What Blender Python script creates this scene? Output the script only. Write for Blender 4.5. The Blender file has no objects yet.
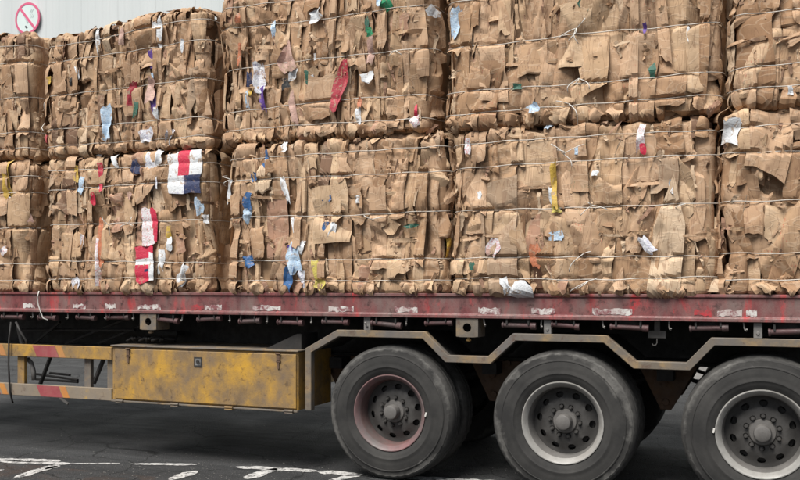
import bpy, bmesh, math, random
import numpy as np
from mathutils import Vector, Matrix

R = math.radians
SC = bpy.context.scene
COL = SC.collection

# ------------------------------------------------------------------ camera, sky, sun, exposure
CAM_D, CAM_H, FPX, HOR = 6.59, 1.53, 900.0, 285.0
YAW = R(22.07)
cd = bpy.data.cameras.new("camera")
cam = bpy.data.objects.new("camera", cd)
COL.objects.link(cam)
SC.camera = cam
cam.location = (0, -CAM_D, CAM_H)
cam.rotation_euler = (R(90), 0, YAW)
cd.sensor_width = 36
cd.lens = FPX / 800 * 36
cd.shift_y = (HOR - 240) / 800
cd.clip_end = 900

SUN_EL, SUN_AZ = R(58), R(194)      # azimuth measured clockwise from +Y: sun behind the camera, a little to the left
w = bpy.data.worlds.new("World")
SC.world = w
w.use_nodes = True
nt = w.node_tree
bg = nt.nodes["Background"]
sky = nt.nodes.new("ShaderNodeTexSky")
sky.sky_type = 'NISHITA'
sky.sun_disc = False
sky.sun_elevation = SUN_EL
sky.sun_rotation = SUN_AZ
sky.air_density = 1.0
sky.dust_density = 1.5
hs = nt.nodes.new("ShaderNodeHueSaturation")
hs.inputs['Saturation'].default_value = 0.45        # thin cloud takes most of the blue away
nt.links.new(sky.outputs[0], hs.inputs['Color'])
nt.links.new(hs.outputs[0], bg.inputs[0])
bg.inputs[1].default_value = 0.064
sd = bpy.data.lights.new("sun", 'SUN')
sun = bpy.data.objects.new("sun", sd)
COL.objects.link(sun)
sd.energy = 4.2
sd.angle = R(34)
sd.color = (1, .965, .91)
sdir = Vector((math.sin(SUN_AZ) * math.cos(SUN_EL), math.cos(SUN_AZ) * math.cos(SUN_EL), math.sin(SUN_EL)))
sun.rotation_euler = sdir.to_track_quat('Z', 'Y').to_euler()
SC.view_settings.view_transform = 'Standard'
SC.view_settings.look = 'None'
SC.view_settings.exposure = 0.40
SC.view_settings.gamma = 1

FWD = Vector((-math.sin(YAW), math.cos(YAW), 0))
RGT = Vector((math.cos(YAW), math.sin(YAW), 0))
def at(px, py, Y=0.0):
    d = FWD + RGT * ((px - 400) / FPX) + Vector((0, 0, 1)) * ((HOR - py) / FPX)
    t = (Y + CAM_D) / d.y
    return Vector((0, -CAM_D, CAM_H)) + d * t
def X(px, Y=0.0): return at(px, 285, Y).x
def ground(px, py):
    d = FWD + RGT * ((px - 400) / FPX) + Vector((0, 0, 1)) * ((HOR - py) / FPX)
    t = (-.03 - CAM_H) / d.z
    return Vector((0, -CAM_D, CAM_H)) + d * t

# ------------------------------------------------------------------ materials
class N:
    def __init__(s, name):
        s.m = bpy.data.materials.new(name); s.m.use_nodes = True
        s.t = s.m.node_tree; s.b = s.t.nodes['Principled BSDF']
    def n(s, typ, **kw):
        o = s.t.nodes.new('ShaderNode' + typ)
        for k, v in kw.items():
            if k in o.inputs: o.inputs[k].default_value = v
            else: setattr(o, k, v)
        return o
    def l(s, a, b): s.t.links.new(a, b)
    def coord(s, scale=(1, 1, 1), out='Object'):
        tc = s.n('TexCoord'); mp = s.n('Mapping'); mp.inputs['Scale'].default_value = scale
        s.l(tc.outputs[out], mp.inputs[0]); return mp.outputs[0]
    def world(s, scale=(1, 1, 1)):
        g = s.n('NewGeometry'); mp = s.n('Mapping'); mp.inputs['Scale'].default_value = scale
        s.l(g.outputs['Position'], mp.inputs[0]); return mp.outputs[0]
    def noise(s, vec, scale, detail=4, rough=.6, dist=0):
        o = s.n('TexNoise'); o.inputs['Scale'].default_value = scale; o.inputs['Detail'].default_value = detail
        o.inputs['Roughness'].default_value = rough; o.inputs['Distortion'].default_value = dist
        s.l(vec, o.inputs['Vector']); return o.outputs['Fac']
    def ramp(s, fac, stops, interp='LINEAR'):
        o = s.n('ValToRGB'); cr = o.color_ramp; cr.interpolation = interp
        while len(cr.elements) < len(stops): cr.elements.new(.5)
        for e, (p, c) in zip(cr.elements, stops):
            e.position = p
            e.color = (c, c, c, 1) if isinstance(c, (int, float)) else (*c, 1)
        s.l(fac, o.inputs[0]); return o.outputs[0]
    def mix(s, f, a, b, mode='MIX'):
        o = s.n('Mix'); o.data_type = 'RGBA'; o.blend_type = mode
        for inp, v in ((o.inputs[0], f), (o.inputs[6], a), (o.inputs[7], b)):
            if isinstance(v, (int, float)): inp.default_value = v
            elif isinstance(v, tuple): inp.default_value = (*v, 1)
            else: s.l(v, inp)
        return o.outputs[2]
    def bump(s, h, strength=.3, dist=.01):
        o = s.n('Bump'); o.inputs['Strength'].default_value = strength; o.inputs['Distance'].default_value = dist
        s.l(h, o.inputs['Height']); s.l(o.outputs[0], s.b.inputs['Normal'])
    def col(s, c):
        if isinstance(c, tuple): s.b.inputs['Base Color'].default_value = (*c, 1)
        else: s.l(c, s.b.inputs['Base Color'])
    def rough(s, r):
        if isinstance(r, (int, float)): s.b.inputs['Roughness'].default_value = r
        else: s.l(r, s.b.inputs['Roughness'])

def mat_cardboard(name, kind=0, tone=None):
    a = N(name)
    oi = a.n('ObjectInfo')
    base = a.ramp(oi.outputs['Random'], [(0, (.31, .18, .098)), (.2, (.43, .275, .168)), (.4, (.53, .357, .23)),
                                         (.6, (.38, .23, .13)), (.8, (.59, .42, .27)), (1, (.47, .31, .185))])
    if tone: base = tone
    add = a.n('VectorMath'); add.operation = 'ADD'
    sc = a.n('VectorMath'); sc.operation = 'SCALE'; sc.inputs[3].default_value = 37.0
    comb = a.n('CombineXYZ')
    for k in range(3): a.l(oi.outputs['Random'], comb.inputs[k])
    a.l(comb.outputs[0], sc.inputs[0])
    a.l(a.world(), add.inputs[0]); a.l(sc.outputs[0], add.inputs[1])
    v = add.outputs[0]
    blot = a.noise(v, 6, 5, .65)
    c = a.mix(1.0, base, a.ramp(blot, [(.25, (.68, .65, .62)), (.5, (.97, .97, .97)), (.75, (1.16, 1.13, 1.08))]), 'MULTIPLY')
    uv = a.coord(out='UV')
    # torn liner: streaks where the outer paper has come off
    mp = a.n('Mapping'); mp.inputs['Scale'].default_value = (1, .22, 1)
    a.l(v, mp.inputs[0])
    tear = a.noise(v, 17, 6, .7, .6)
    c = a.mix(a.ramp(tear, [(.60, 0.), (.66, .55)]), c, (.30, .185, .10))
    tear2 = a.noise(v, 11, 6, .7, .9)
    c = a.mix(a.ramp(tear2, [(.63, 0.), (.67, .5)]), c, (.60, .46, .31))
    if kind:
        pr = {1: (.10, .055, .035), 2: (.42, .06, .045), 3: (.035, .06, .12), 4: (.05, .13, .07)}[kind]
        # printed marks: broken rows of blocks like stencilled lettering
        br = a.n('TexBrick'); br.offset = .37
        br.inputs['Scale'].default_value = 1.0
        br.inputs['Brick Width'].default_value = .022; br.inputs['Row Height'].default_value = .045
        br.inputs['Mortar Size'].default_value = .009
        a.l(uv, br.inputs['Vector'])
        blk = a.ramp(br.outputs['Fac'], [(.3, 1.), (.6, 0.)])
        n1 = a.noise(uv, 9, 1, .5)
        band = a.ramp(n1, [(.53, 0.), (.56, 1.)])
        n2 = a.noise(uv, 60, 3, .6)
        f = a.n('Math'); f.operation = 'MULTIPLY'; a.l(blk, f.inputs[0]); a.l(band, f.inputs[1])
        f2 = a.n('Math'); f2.operation = 'MULTIPLY'; a.l(f.outputs[0], f2.inputs[0]); a.l(a.ramp(n2, [(.42, .0), (.56, .6)]), f2.inputs[1])
        c = a.mix(f2.outputs[0], c, pr)
        # creases running along the sheet: thin worn lines and the relief that goes with them
    m2 = a.n('Mapping'); m2.inputs['Scale'].default_value = (1, .16, 1); a.l(uv, m2.inputs[0])
    cr = a.noise(m2.outputs[0], 22, 2, .5, .4)
    line = a.ramp(cr, [(.475, 0.), (.496, 1.), (.504, 1.), (.525, 0.)])
    m3 = a.n('Mapping'); m3.inputs['Scale'].default_value = (.5, 1, 1); m3.inputs['Rotation'].default_value = (0, 0, .5); a.l(uv, m3.inputs[0])
    cr3 = a.noise(m3.outputs[0], 10, 2, .5, .6)
    line3 = a.ramp(cr3, [(.47, 0.), (.495, 1.), (.505, 1.), (.53, 0.)])
    fl = a.n('Math'); fl.operation = 'MULTIPLY'; fl.inputs[1].default_value = .5; a.l(line, fl.inputs[0])
    c = a.mix(fl.outputs[0], c, (.23, .125, .075))
    fl3 = a.n('Math'); fl3.operation = 'MULTIPLY'; fl3.inputs[1].default_value = .25; a.l(line3, fl3.inputs[0])
    c = a.mix(fl3.outputs[0], c, (.66, .52, .38))
    a.col(c)
    h1 = a.noise(v, 38, 5, .65, .4)
    b1 = a.n('Bump'); b1.inputs['Strength'].default_value = .10; b1.inputs['Distance'].default_value = .012; a.l(h1, b1.inputs['Height'])
    b2 = a.n('Bump'); b2.inputs['Strength'].default_value = .3; b2.inputs['Distance'].default_value = .010; a.l(cr, b2.inputs['Height']); a.l(b1.outputs[0], b2.inputs['Normal'])
    b3 = a.n('Bump'); b3.invert = True; b3.inputs['Strength'].default_value = .3; b3.inputs['Distance'].default_value = .004; a.l(line, b3.inputs['Height']); a.l(b2.outputs[0], b3.inputs['Normal'])
    b4 = a.n('Bump'); b4.inputs['Strength'].default_value = .22; b4.inputs['Distance'].default_value = .004; a.l(line3, b4.inputs['Height']); a.l(b3.outputs[0], b4.inputs['Normal'])
    a.l(b4.outputs[0], a.b.inputs['Normal'])
    a.rough(.78); a.b.inputs['Specular IOR Level'].default_value = .3
    return a.m

def mat_paper(name, col, wear=.25, scrib=None):
    a = N(name)
    v = a.world()
    c = a.mix(a.ramp(a.noise(v, 28, 5, .7, .5), [(.46, 0.), (.72, wear * 2)]), col, tuple(x * .5 + .05 for x in col))
    c = a.mix(a.ramp(a.noise(v, 17, 6, .75, .8), [(.56, 0.), (.60, min(1, wear * 3.4))]), c, (.40, .28, .19))
    if scrib:
        n = a.noise(a.world((1, 1, .8)), 26, 1, .5, 2.2)
        c = a.mix(a.ramp(n, [(.50, 0.), (.515, .8), (.54, .8), (.555, 0.)]), c, scrib)
    a.col(c); a.rough(.6)
    a.bump(a.noise(v, 60, 4, .6), .5, .01)
    return a.m

def mat_paint(name, stops, rust=.35, rough=.55, scale=5, rustcol=(.11, .055, .03), dust=(.30, .26, .23), dustamt=.5, stretch=(1, 1, 1)):
    a = N(name)
    v = a.world(stretch)
    c = a.ramp(a.noise(v, scale, 6, .65, .3), stops)
    v2 = a.world((1, 1, .5))
    c = a.mix(a.ramp(a.noise(v2, 3.1, 6, .7), [(.42, 0.), (.7, dustamt)]), c, dust)
    rf = a.ramp(a.noise(a.world(), 14, 7, .75, .4), [(.64 - rust * .15, 0.), (.69, rust * 1.6)])
    c = a.mix(rf, c, rustcol)
    a.col(c)
    a.rough(a.ramp(a.noise(v, 20, 3), [(.3, rough - .12), (.7, rough + .2)]))
    a.bump(a.noise(a.world(), 70, 4, .7), .25, .006)
    return a.m

M = {}
M['card'] = mat_cardboard('cardboard')
M['card1'] = mat_cardboard('cardboard_printed_dark', 1)
M['card2'] = mat_cardboard('cardboard_printed_red', 2)
M['card3'] = mat_cardboard('cardboard_printed_navy', 3)
M['card4'] = mat_cardboard('cardboard_printed_green', 4)
M['cardl'] = mat_cardboard('torn_pale_cardboard', 0, (.60, .45, .31))
M['cardd'] = mat_cardboard('stained_and_seam_shade_cardboard', 0, (.21, .125, .08))  # dark sheets; on top-edge shards it also paints the seam shade
M['cardr'] = mat_cardboard('reddish_cardboard', 0, (.40, .235, .16))
M['cardg'] = mat_cardboard('greyish_cardboard', 0, (.39, .275, .185))
M['white'] = mat_paper('white_paper', (.74, .76, .78))
M['whitep'] = mat_paper('white_printed_paper', (.72, .73, .76), .25, (.25, .22, .45))
M['whiter'] = mat_paper('white_paper_red_print', (.76, .74, .75), .2, (.62, .04, .07))
M['blue'] = mat_paper('blue_paper', (.04, .13, .32))
M['lblue'] = mat_paper('pale_blue_paper', (.45, .60, .76), .3, (.75, .78, .8))
M['red'] = mat_paper('red_paper', (.42, .035, .055), .3)
M['crimson'] = mat_paper('crimson_paper', (.56, .025, .065), .16)
M['yellow'] = mat_paper('yellow_film', (.62, .52, .12))
M['ochre'] = mat_paper('ochre_paper', (.55, .36, .06))
M['green'] = mat_paper('green_film', (.03, .30, .14))
M['dgreen'] = mat_paper('dark_green_paper', (.03, .12, .08))
M['purple'] = mat_paper('purple_paper', (.13, .06, .30))
M['navy'] = mat_paper('navy_paper', (.02, .03, .09), .12)
M['pink'] = mat_paper('pink_film', (.52, .33, .27), .35)
M['orange'] = mat_paper('orange_print', (.50, .17, .08), .35)
M['black'] = mat_paper('black_film', (.012, .012, .013))

def simple(name, col, rough=.6, metal=0., var=.25, scale=12, bump=.2):
    a = N(name)
    v = a.world()
    a.col(a.ramp(a.noise(v, scale, 5, .65), [(.3, tuple(x * (1 - var) for x in col)), (.7, tuple(min(1, x * (1 + var)) for x in col))]))
    a.rough(rough); a.b.inputs['Metallic'].default_value = metal
    a.bump(a.noise(v, 60, 4, .7), bump, .006)
    return a.m
M['wire'] = simple('baling_wire_metal', (.52, .48, .43), .5, .2, .35, 9)
M['rail'] = mat_paint('red_rail_paint', [(.25, (.10, .028, .030)), (.42, (.16, .042, .044)), (.56, (.21, .062, .06)), (.64, (.42, .03, .035))],
                      .75, .5, 3.4, (.06, .028, .026), (.19, .145, .13), 1., (1.8, 1, .5))
M['raildk'] = mat_paint('dark_red_rail_paint', [(.3, (.07, .022, .026)), (.7, (.13, .035, .04))], .5, .6, 4, (.05, .025, .02), (.13, .09, .09), .5)
M['yellowp'] = mat_paint('worn_yellow_paint', [(.3, (.17, .11, .055)), (.44, (.28, .175, .065)), (.58, (.46, .26, .045)), (.72, (.56, .31, .035))],
                         .55, .55, 4.2, (.06, .038, .028), (.17, .125, .09), .95)
M['redp'] = mat_paint('faded_red_stripe_paint', [(.3, (.26, .05, .06)), (.7, (.33, .075, .08))], .3, .6, 6, (.2, .1, .06), (.33, .2, .15), .6)
M['orangep'] = mat_paint('faded_orange_stripe_paint', [(.3, (.45, .16, .05)), (.7, (.52, .24, .05))], .3, .6, 6, (.2, .1, .06), (.30, .2, .13), .6)
M['tan'] = mat_paint('dusty_tan_paint', [(.3, (.11, .095, .080)), (.5, (.165, .135, .10)), (.64, (.29, .195, .095))], .6, .65, 5, (.10, .055, .035), (.13, .12, .115), .9)
M['tany'] = mat_paint('tan_and_yellow_paint', [(.3, (.20, .165, .13)), (.55, (.26, .205, .14)), (.66, (.45, .28, .06))], .5, .6, 4, (.09, .05, .035), (.21, .18, .15), .8)
M['greym'] = mat_paint('grey_frame_paint', [(.3, (.14, .135, .13)), (.7, (.21, .20, .19))], .5, .6, 6, (.08, .045, .03), (.22, .20, .18), .6)
M['dark'] = mat_paint('grimy_black_steel', [(.3, (.014, .0135, .013)), (.7, (.028, .026, .025))], .4, .7, 6, (.03, .02, .014), (.045, .04, .036), .6)
M['rustm'] = mat_paint('rusty_brown_steel', [(.3, (.09, .052, .03)), (.7, (.16, .09, .05))], .6, .75, 9, (.04, .022, .015), (.09, .065, .05), .6)
M['roller'] = mat_paint('dusty_red_roller_paint', [(.3, (.07, .038, .038)), (.7, (.13, .055, .057))], .5, .6, 12, (.045, .03, .028), (.11, .09, .087), .9)
M['lens'] = simple('chrome_lock_metal', (.45, .45, .45), .35, .8)
M['hole'] = simple('dark_cavity_paint', (.02, .018, .016), .9)
M['rope'] = simple('white_rope', (.66, .64, .60), .8)
M['tape'] = mat_paint('worn_white_reflective_tape', [(.3, (.56, .55, .52)), (.7, (.70, .69, .66))], 1.25, .4, 9, (.22, .085, .09), (.38, .27, .25), .9)
M['rtape'] = mat_paint('worn_red_reflective_tape', [(.3, (.42, .03, .04)), (.7, (.52, .04, .05))], 1.6, .4, 9, (.24, .06, .06), (.4, .1, .1), .3)

def mat_tyre():
    a = N('dusty_tyre_rubber')
    tc = a.n('TexCoord')
    v = tc.outputs['Object']
    sep = a.n('SeparateXYZ'); a.l(v, sep.inputs[0])
    xx = a.n('Math'); xx.operation = 'MULTIPLY'; a.l(sep.outputs[0], xx.inputs[0]); a.l(sep.outputs[0], xx.inputs[1])
    zz = a.n('Math'); zz.operation = 'MULTIPLY'; a.l(sep.outputs[2], zz.inputs[0]); a.l(sep.outputs[2], zz.inputs[1])
    ad = a.n('Math'); ad.operation = 'ADD'; a.l(xx.outputs[0], ad.inputs[0]); a.l(zz.outputs[0], ad.inputs[1])
    rr = a.n('Math'); rr.operation = 'SQRT'; a.l(ad.outputs[0], rr.inputs[0])
    oi = a.n('ObjectInfo')
    cb = a.n('CombineXYZ'); a.l(oi.outputs['Random'], cb.inputs[1])
    sc = a.n('VectorMath'); sc.operation = 'SCALE'; sc.inputs[3].default_value = 9; a.l(cb.outputs[0], sc.inputs[0])
    va = a.n('VectorMath'); va.operation = 'ADD'; a.l(v, va.inputs[0]); a.l(sc.outputs[0], va.inputs[1])
    n = a.noise(va.outputs[0], 2.4, 7, .62, .5)
    # the scuffed shoulder: a ring whose inner limit wanders with the noise
    off = a.n('Math'); off.operation = 'MULTIPLY_ADD'; off.inputs[1].default_value = .40; a.l(n, off.inputs[0]); a.l(rr.outputs[0], off.inputs[2])
    sh = a.ramp(off.outputs[0], [(.688, 0.), (.712, .7), (.74, .9)])
    c = a.mix(a.ramp(a.noise(va.outputs[0], 4, 6, .65), [(.35, 0.), (.7, 1.)]), (.026, .0255, .025), (.055, .053, .050))
    c = a.mix(sh, c, a.ramp(a.noise(va.outputs[0], 16, 5, .7), [(.3, (.06, .058, .055)), (.7, (.155, .15, .14))]))
    # concentric faint rings
    wv = a.n('Math'); wv.operation = 'MULTIPLY'; wv.inputs[1].default_value = 170; a.l(rr.outputs[0], wv.inputs[0])
    sn = a.n('Math'); sn.operation = 'SINE'; a.l(wv.outputs[0], sn.inputs[0])
    a.col(c); a.rough(.82); a.b.inputs['Specular IOR Level'].default_value = .3
    h = a.mix(.12, a.noise(va.outputs[0], 40, 5, .7), sn.outputs[0])
    a.bump(h, .25, .005)
    return a.m
M['tyre'] = mat_tyre()
M['tread'] = simple('tread_rubber', (.05, .048, .045), .85, 0, .4, 20)
M['rimr'] = mat_paint('faded_pink_rim_paint', [(.3, (.12, .085, .085)), (.7, (.24, .12, .12))], .3, .5, 6, (.08, .05, .045), (.12, .115, .11), .9)
M['rims'] = mat_paint('dirty_silver_rim_paint', [(.3, (.22, .215, .20)), (.7, (.37, .36, .34))], .3, .42, 6, (.15, .12, .1), (.22, .20, .18), .6)
M['barrel'] = mat_paint('dirty_shaded_rim_barrel', [(.3, (.10, .095, .09)), (.7, (.18, .17, .16))], .3, .6, 6, (.07, .05, .04), (.12, .115, .105), .8)  # grime plus the shade of the recess, painted into the colour
M['barrelr'] = mat_paint('dirty_shaded_red_rim_barrel', [(.3, (.10, .06, .055)), (.7, (.20, .085, .08))], .3, .6, 6, (.07, .05, .04), (.10, .09, .085), .9)  # reddish grime, darkened below the flange tone to hold the recess shade
M['disc'] = mat_paint('grimy_wheel_disc', [(.3, (.034, .032, .030)), (.7, (.06, .057, .054))], .3, .6, 9, (.04, .03, .022), (.085, .08, .075), .6)
M['hub'] = mat_paint('dusty_hub_cap', [(.3, (.085, .08, .076)), (.7, (.125, .118, .11))], .2, .6, 9, (.1, .08, .06), (.2, .19, .18), .6)

def mat_asphalt():
    a = N('asphalt')
    v = a.world()
    c = a.ramp(a.noise(v, 1.1, 6, .6, .3), [(.3, (.036, .037, .038)), (.7, (.062, .063, .065))])
    ag = a.n('TexVoronoi'); ag.inputs['Scale'].default_value = 90; a.l(v, ag.inputs['Vector'])
    c = a.mix(a.ramp(ag.outputs['Distance'], [(.1, .75), (.38, 0.)]), c, a.ramp(a.noise(v, 60, 2, .5), [(.4, (.06, .058, .056)), (.62, (.24, .23, .22))]))
    c = a.mix(a.ramp(a.noise(v, 55, 4, .7), [(.54, 0.), (.66, .8)]), c, (.012, .012, .012))
    vo = a.n('TexVoronoi'); vo.feature = 'DISTANCE_TO_EDGE'; vo.inputs['Scale'].default_value = .9
    dn = a.n('TexNoise'); dn.inputs['Scale'].default_value = 3; dn.inputs['Detail'].default_value = 6; a.l(v, dn.inputs['Vector'])
    vm = a.n('VectorMath'); vm.operation = 'MULTIPLY_ADD'; vm.inputs[1].default_value = (.35, .35, 0); a.l(dn.outputs['Color'], vm.inputs[0]); a.l(v, vm.inputs[2]); a.l(vm.outputs[0], vo.inputs['Vector'])
    c = a.mix(a.ramp(vo.outputs['Distance'], [(.004, .85), (.010, 0.)]), c, (.009, .009, .009))
    bands = a.noise(a.world((.25, 3.2, 1)), 1.6, 4, .6)
    c = a.mix(a.ramp(bands, [(.40, .5), (.60, 0.)]), c, (.020, .020, .021))
    # brown dried mud on the near side of the line
    sep = a.n('SeparateXYZ'); a.l(v, sep.inputs[0])
    st = a.ramp(a.noise(v, 3.0, 6, .7, .4), [(.48, 0.), (.62, .75)])
    mud = a.n('Math'); mud.operation = 'LESS_THAN'; mud.inputs[1].default_value = -.55; a.l(sep.outputs[1], mud.inputs[0])
    f = a.n('Math'); f.operation = 'MULTIPLY'; a.l(mud.outputs[0], f.inputs[0]); a.l(st, f.inputs[1])
    c = a.mix(f.outputs[0], c, (.06, .042, .034))
    a.col(c)
    a.rough(a.ramp(a.noise(v, 1.7, 5, .6), [(.35, .72), (.65, .95)])); a.b.inputs['Specular IOR Level'].default_value = .25
    h = a.mix(.6, a.noise(v, 8, 8, .8), ag.outputs['Distance'])
    a.bump(h, .9, .016)
    return a.m
M['asphalt'] = mat_asphalt()
def mat_line():
    a = N('worn_road_paint')
    v = a.world()
    c = a.ramp(a.noise(v, 9, 5, .6), [(.3, (.42, .41, .40)), (.7, (.62, .61, .59))])
    c = a.mix(a.ramp(a.noise(v, 24, 7, .75, .6), [(.50, 0.), (.57, 1.)]), c, (.075, .073, .072))
    a.col(c); a.rough(.7); a.bump(a.noise(v, 70, 4, .7), .4, .006)
    return a.m
M['line'] = mat_line()
def mat_wall():
    a = N('white_metal_cladding')
    v = a.world((1, 1, .15))
    c = a.ramp(a.noise(v, 1.2, 5, .6), [(.3, (.56, .60, .60)), (.7, (.64, .67, .67))])
    a.col(c); a.rough(.5)
    return a.m
M['wall'] = mat_wall()
M['asph2'] = simple('loose_chippings', (.15, .145, .135), .9, 0, .7, 12)
M['conc'] = simple('grey_concrete', (.32, .31, .30), .85, 0, .2, 4)
M['signw'] = simple('pale_sign_face', (.66, .76, .74), .5, 0, .04, 3)
M['signp'] = simple('faded_pink_sign_paint', (.68, .13, .24), .5, 0, .12, 9)
M['signk'] = simple('dark_sign_paint', (.05, .05, .06), .5)
M['signg'] = simple('faded_grey_sign_paint', (.48, .56, .56), .5)
M['plank'] = simple('weathered_deck_steel', (.10, .085, .075), .8, 0, .3, 6)

# ------------------------------------------------------------------ object helpers
def link(name, me, parent=None, loc=None):
    o = bpy.data.objects.new(name, me)
    COL.objects.link(o)
    if parent is not None: o.parent = parent
    if loc is not None: o.location = loc
    return o
def empty(name, loc, label=None, cat=None, group=None):
    o = link(name, None, None, loc)
    o.empty_display_size = .2
    if label: o['label'] = label
    if cat: o['category'] = cat
    if group: o['group'] = group
    return o
def finish(bm, name, mat, parent=None, loc=None, bevel=0, smooth=False, seg=1):
    if bevel:
        es = [e for e in bm.edges if len(e.link_faces) == 2 and e.calc_face_angle(0) > .6]
        bmesh.ops.bevel(bm, geom=es, offset=bevel, segments=seg, affect='EDGES', profile=.6, clamp_overlap=True)
    bmesh.ops.recalc_face_normals(bm, faces=bm.faces)
    me = bpy.data.meshes.new(name)
    bm.to_mesh(me); bm.free()
    mats = mat if isinstance(mat, (list, tuple)) else [mat]
    for m in mats: me.materials.append(m)
    if smooth:
        for p in me.polygons: p.use_smooth = True
        if smooth is not True: me.set_sharp_from_angle(angle=smooth)
    return link(name, me, parent, loc)
def box(bm, x0, x1, y0, y1, z0, z1, mi=0):
    vs = [bm.verts.new((x, y, z)) for x in (x0, x1) for y in (y0, y1) for z in (z0, z1)]
    for f in ((0, 1, 3, 2), (4, 6, 7, 5), (0, 4, 5, 1), (2, 3, 7, 6), (0, 2, 6, 4), (1, 5, 7, 3)):
        fc = bm.faces.new([vs[i] for i in f]); fc.material_index = mi
def cyl(bm, p, q, r, n=12, r2=None, cap=True):
    p, q = Vector(p), Vector(q)
    d = (q - p).normalized()
    u = d.orthogonal().normalized(); v = d.cross(u)
    A, B = [], []
    for i in range(n):
        a = 2 * math.pi * i / n
        e = u * math.cos(a) + v * math.sin(a)
        A.append(bm.verts.new(p + e * r)); B.append(bm.verts.new(q + e * (r if r2 is None else r2)))
    for i in range(n):
        j = (i + 1) % n
        bm.faces.new((A[i], A[j], B[j], B[i]))
    if cap:
        bm.faces.new(A[::-1]); bm.faces.new(B)
def tube(bm, pts, r, n=5):
    pts = [Vector(p) for p in pts]
    rings = []
    up = Vector((0, .3, 1)).normalized()
    for i, p in enumerate(pts):
        d = (pts[min(i + 1, len(pts) - 1)] - pts[max(i - 1, 0)])
        if d.length < 1e-7: d = Vector((1, 0, 0))
        d.normalize()
        u = d.cross(up)
        if u.length < .1: u = d.cross(Vector((1, 0, 0)))
        u.normalize(); v = d.cross(u)
        rings.append([bm.verts.new(p + (u * math.cos(2 * math.pi * k / n) + v * math.sin(2 * math.pi * k / n)) * r) for k in range(n)])
    for a, b in zip(rings, rings[1:]):
        for k in range(n):
            bm.faces.new((a[k], a[(k + 1) % n], b[(k + 1) % n], b[k]))
    bm.faces.new(rings[0][::-1]); bm.faces.new(rings[-1])
def prism(bm, poly, y0, y1, mi=0):
    """poly in x,z extruded along y"""
    A = [bm.verts.new((x, y0, z)) for x, z in poly]; B = [bm.verts.new((x, y1, z)) for x, z in poly]
    n = len(poly)
    f = bm.faces.new(A); f.material_index = mi
    f = bm.faces.new(B[::-1]); f.material_index = mi
    for i in range(n):
        j = (i + 1) % n
        f = bm.faces.new((A[j], A[i], B[i], B[j])); f.material_index = mi
def lathe(bm, prof, n=64, y_sign=1, mi=None):
    """profile (r, y) turned about the y axis"""
    rings = []
    for r, y in prof:
        rings.append([bm.verts.new((r * math.cos(2 * math.pi * k / n), y, r * math.sin(2 * math.pi * k / n))) for k in range(n)])
    for i, (a, b) in enumerate(zip(rings, rings[1:])):
        for k in range(n):
            f = bm.faces.new((a[k], a[(k + 1) % n], b[(k + 1) % n], b[k]))
            if mi: f.material_index = mi[i]
    return rings
def copy_tree(o, parent=None):
    c = o.copy(); COL.objects.link(c)
    if parent is not None: c.parent = parent
    for ch in list(o.children): copy_tree(ch, c)
    return c

# ------------------------------------------------------------------ the setting
def build_ground():
    bm = bmesh.new()
    vs = [bm.verts.new(p) for p in ((-300, -300, -.03), (300, -300, -.03), (300, 300, -.03), (-300, 300, -.03))]
    bm.faces.new(vs)
    o = finish(bm, 'road', M['asphalt']); o['kind'] = 'structure'
    rnd = random.Random(3)
    # worn line stretches: (px,py) start, end, width in metres
    segs = [((-60, 458), (60, 461.5), .085), ((0, 461.5), (72, 464), .07), ((70, 464), (120, 463.5), .03), ((131, 464), (197, 464.8), .055), ((236, 467), (318, 471.5), .075),
            ((318, 471.5), (362, 475.5), .09), ((395, 477), (520, 484), .09), ((520, 484), (760, 494), .09),
            ((15, 478), (58, 465), .075), ((-30, 472), (4, 470), .05), ((60, 466), (45, 469.5), .05),
            ((170, 480), (197, 471), .085), ((246, 479), (276, 468.5), .085), ((330, 481), (362, 474.6), .07)]
    for (a, b, wd) in segs:
        wd *= 1.6
        A, B = ground(*a), ground(*b)
        d = B - A; L = d.length; d.normalize(); nrm = Vector((-d.y, d.x, 0))
        n = max(5, int(L / .05)); bm = bmesh.new(); prev = None
        for i in range(n + 1):
            t = i / n
            e = min(1, min(t, 1 - t) * n * .5 + .25)
            c = A + d * (L * t) + nrm * rnd.uniform(-.006, .006)
            w1 = wd * .5 * e * rnd.uniform(.7, 1.15); w2 = wd * .5 * e * rnd.uniform(.7, 1.15)
            cur = (bm.verts.new((c.x + nrm.x * w1, c.y + nrm.y * w1, -.026)), bm.verts.new((c.x - nrm.x * w2, c.y - nrm.y * w2, -.026)))
            if prev: bm.faces.new((prev[0], prev[1], cur[1], cur[0]))
            prev = cur
        o = finish(bm, 'road_marking', M['line']); o['kind'] = 'structure'
    # loose stones and crumbs of asphalt on the near side
    bm = bmesh.new()
    for k in range(2600):
        p = ground(rnd.uniform(-60, 900), 500 - abs(rnd.gauss(0, 32)))
        s = rnd.uniform(.002, .0055) * (2.0 if rnd.random() < .03 else 1)
        bmesh.ops.create_icosphere(bm, subdivisions=1, radius=s, matrix=Matrix.Translation((p.x, p.y, -.03 + s * .4)) @ Matrix.Diagonal((rnd.uniform(.7, 1.5), rnd.uniform(.7, 1.4), .7, 1)))
    o = finish(bm, 'gravel', M['asph2']); o['kind'] = 'stuff'

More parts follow.
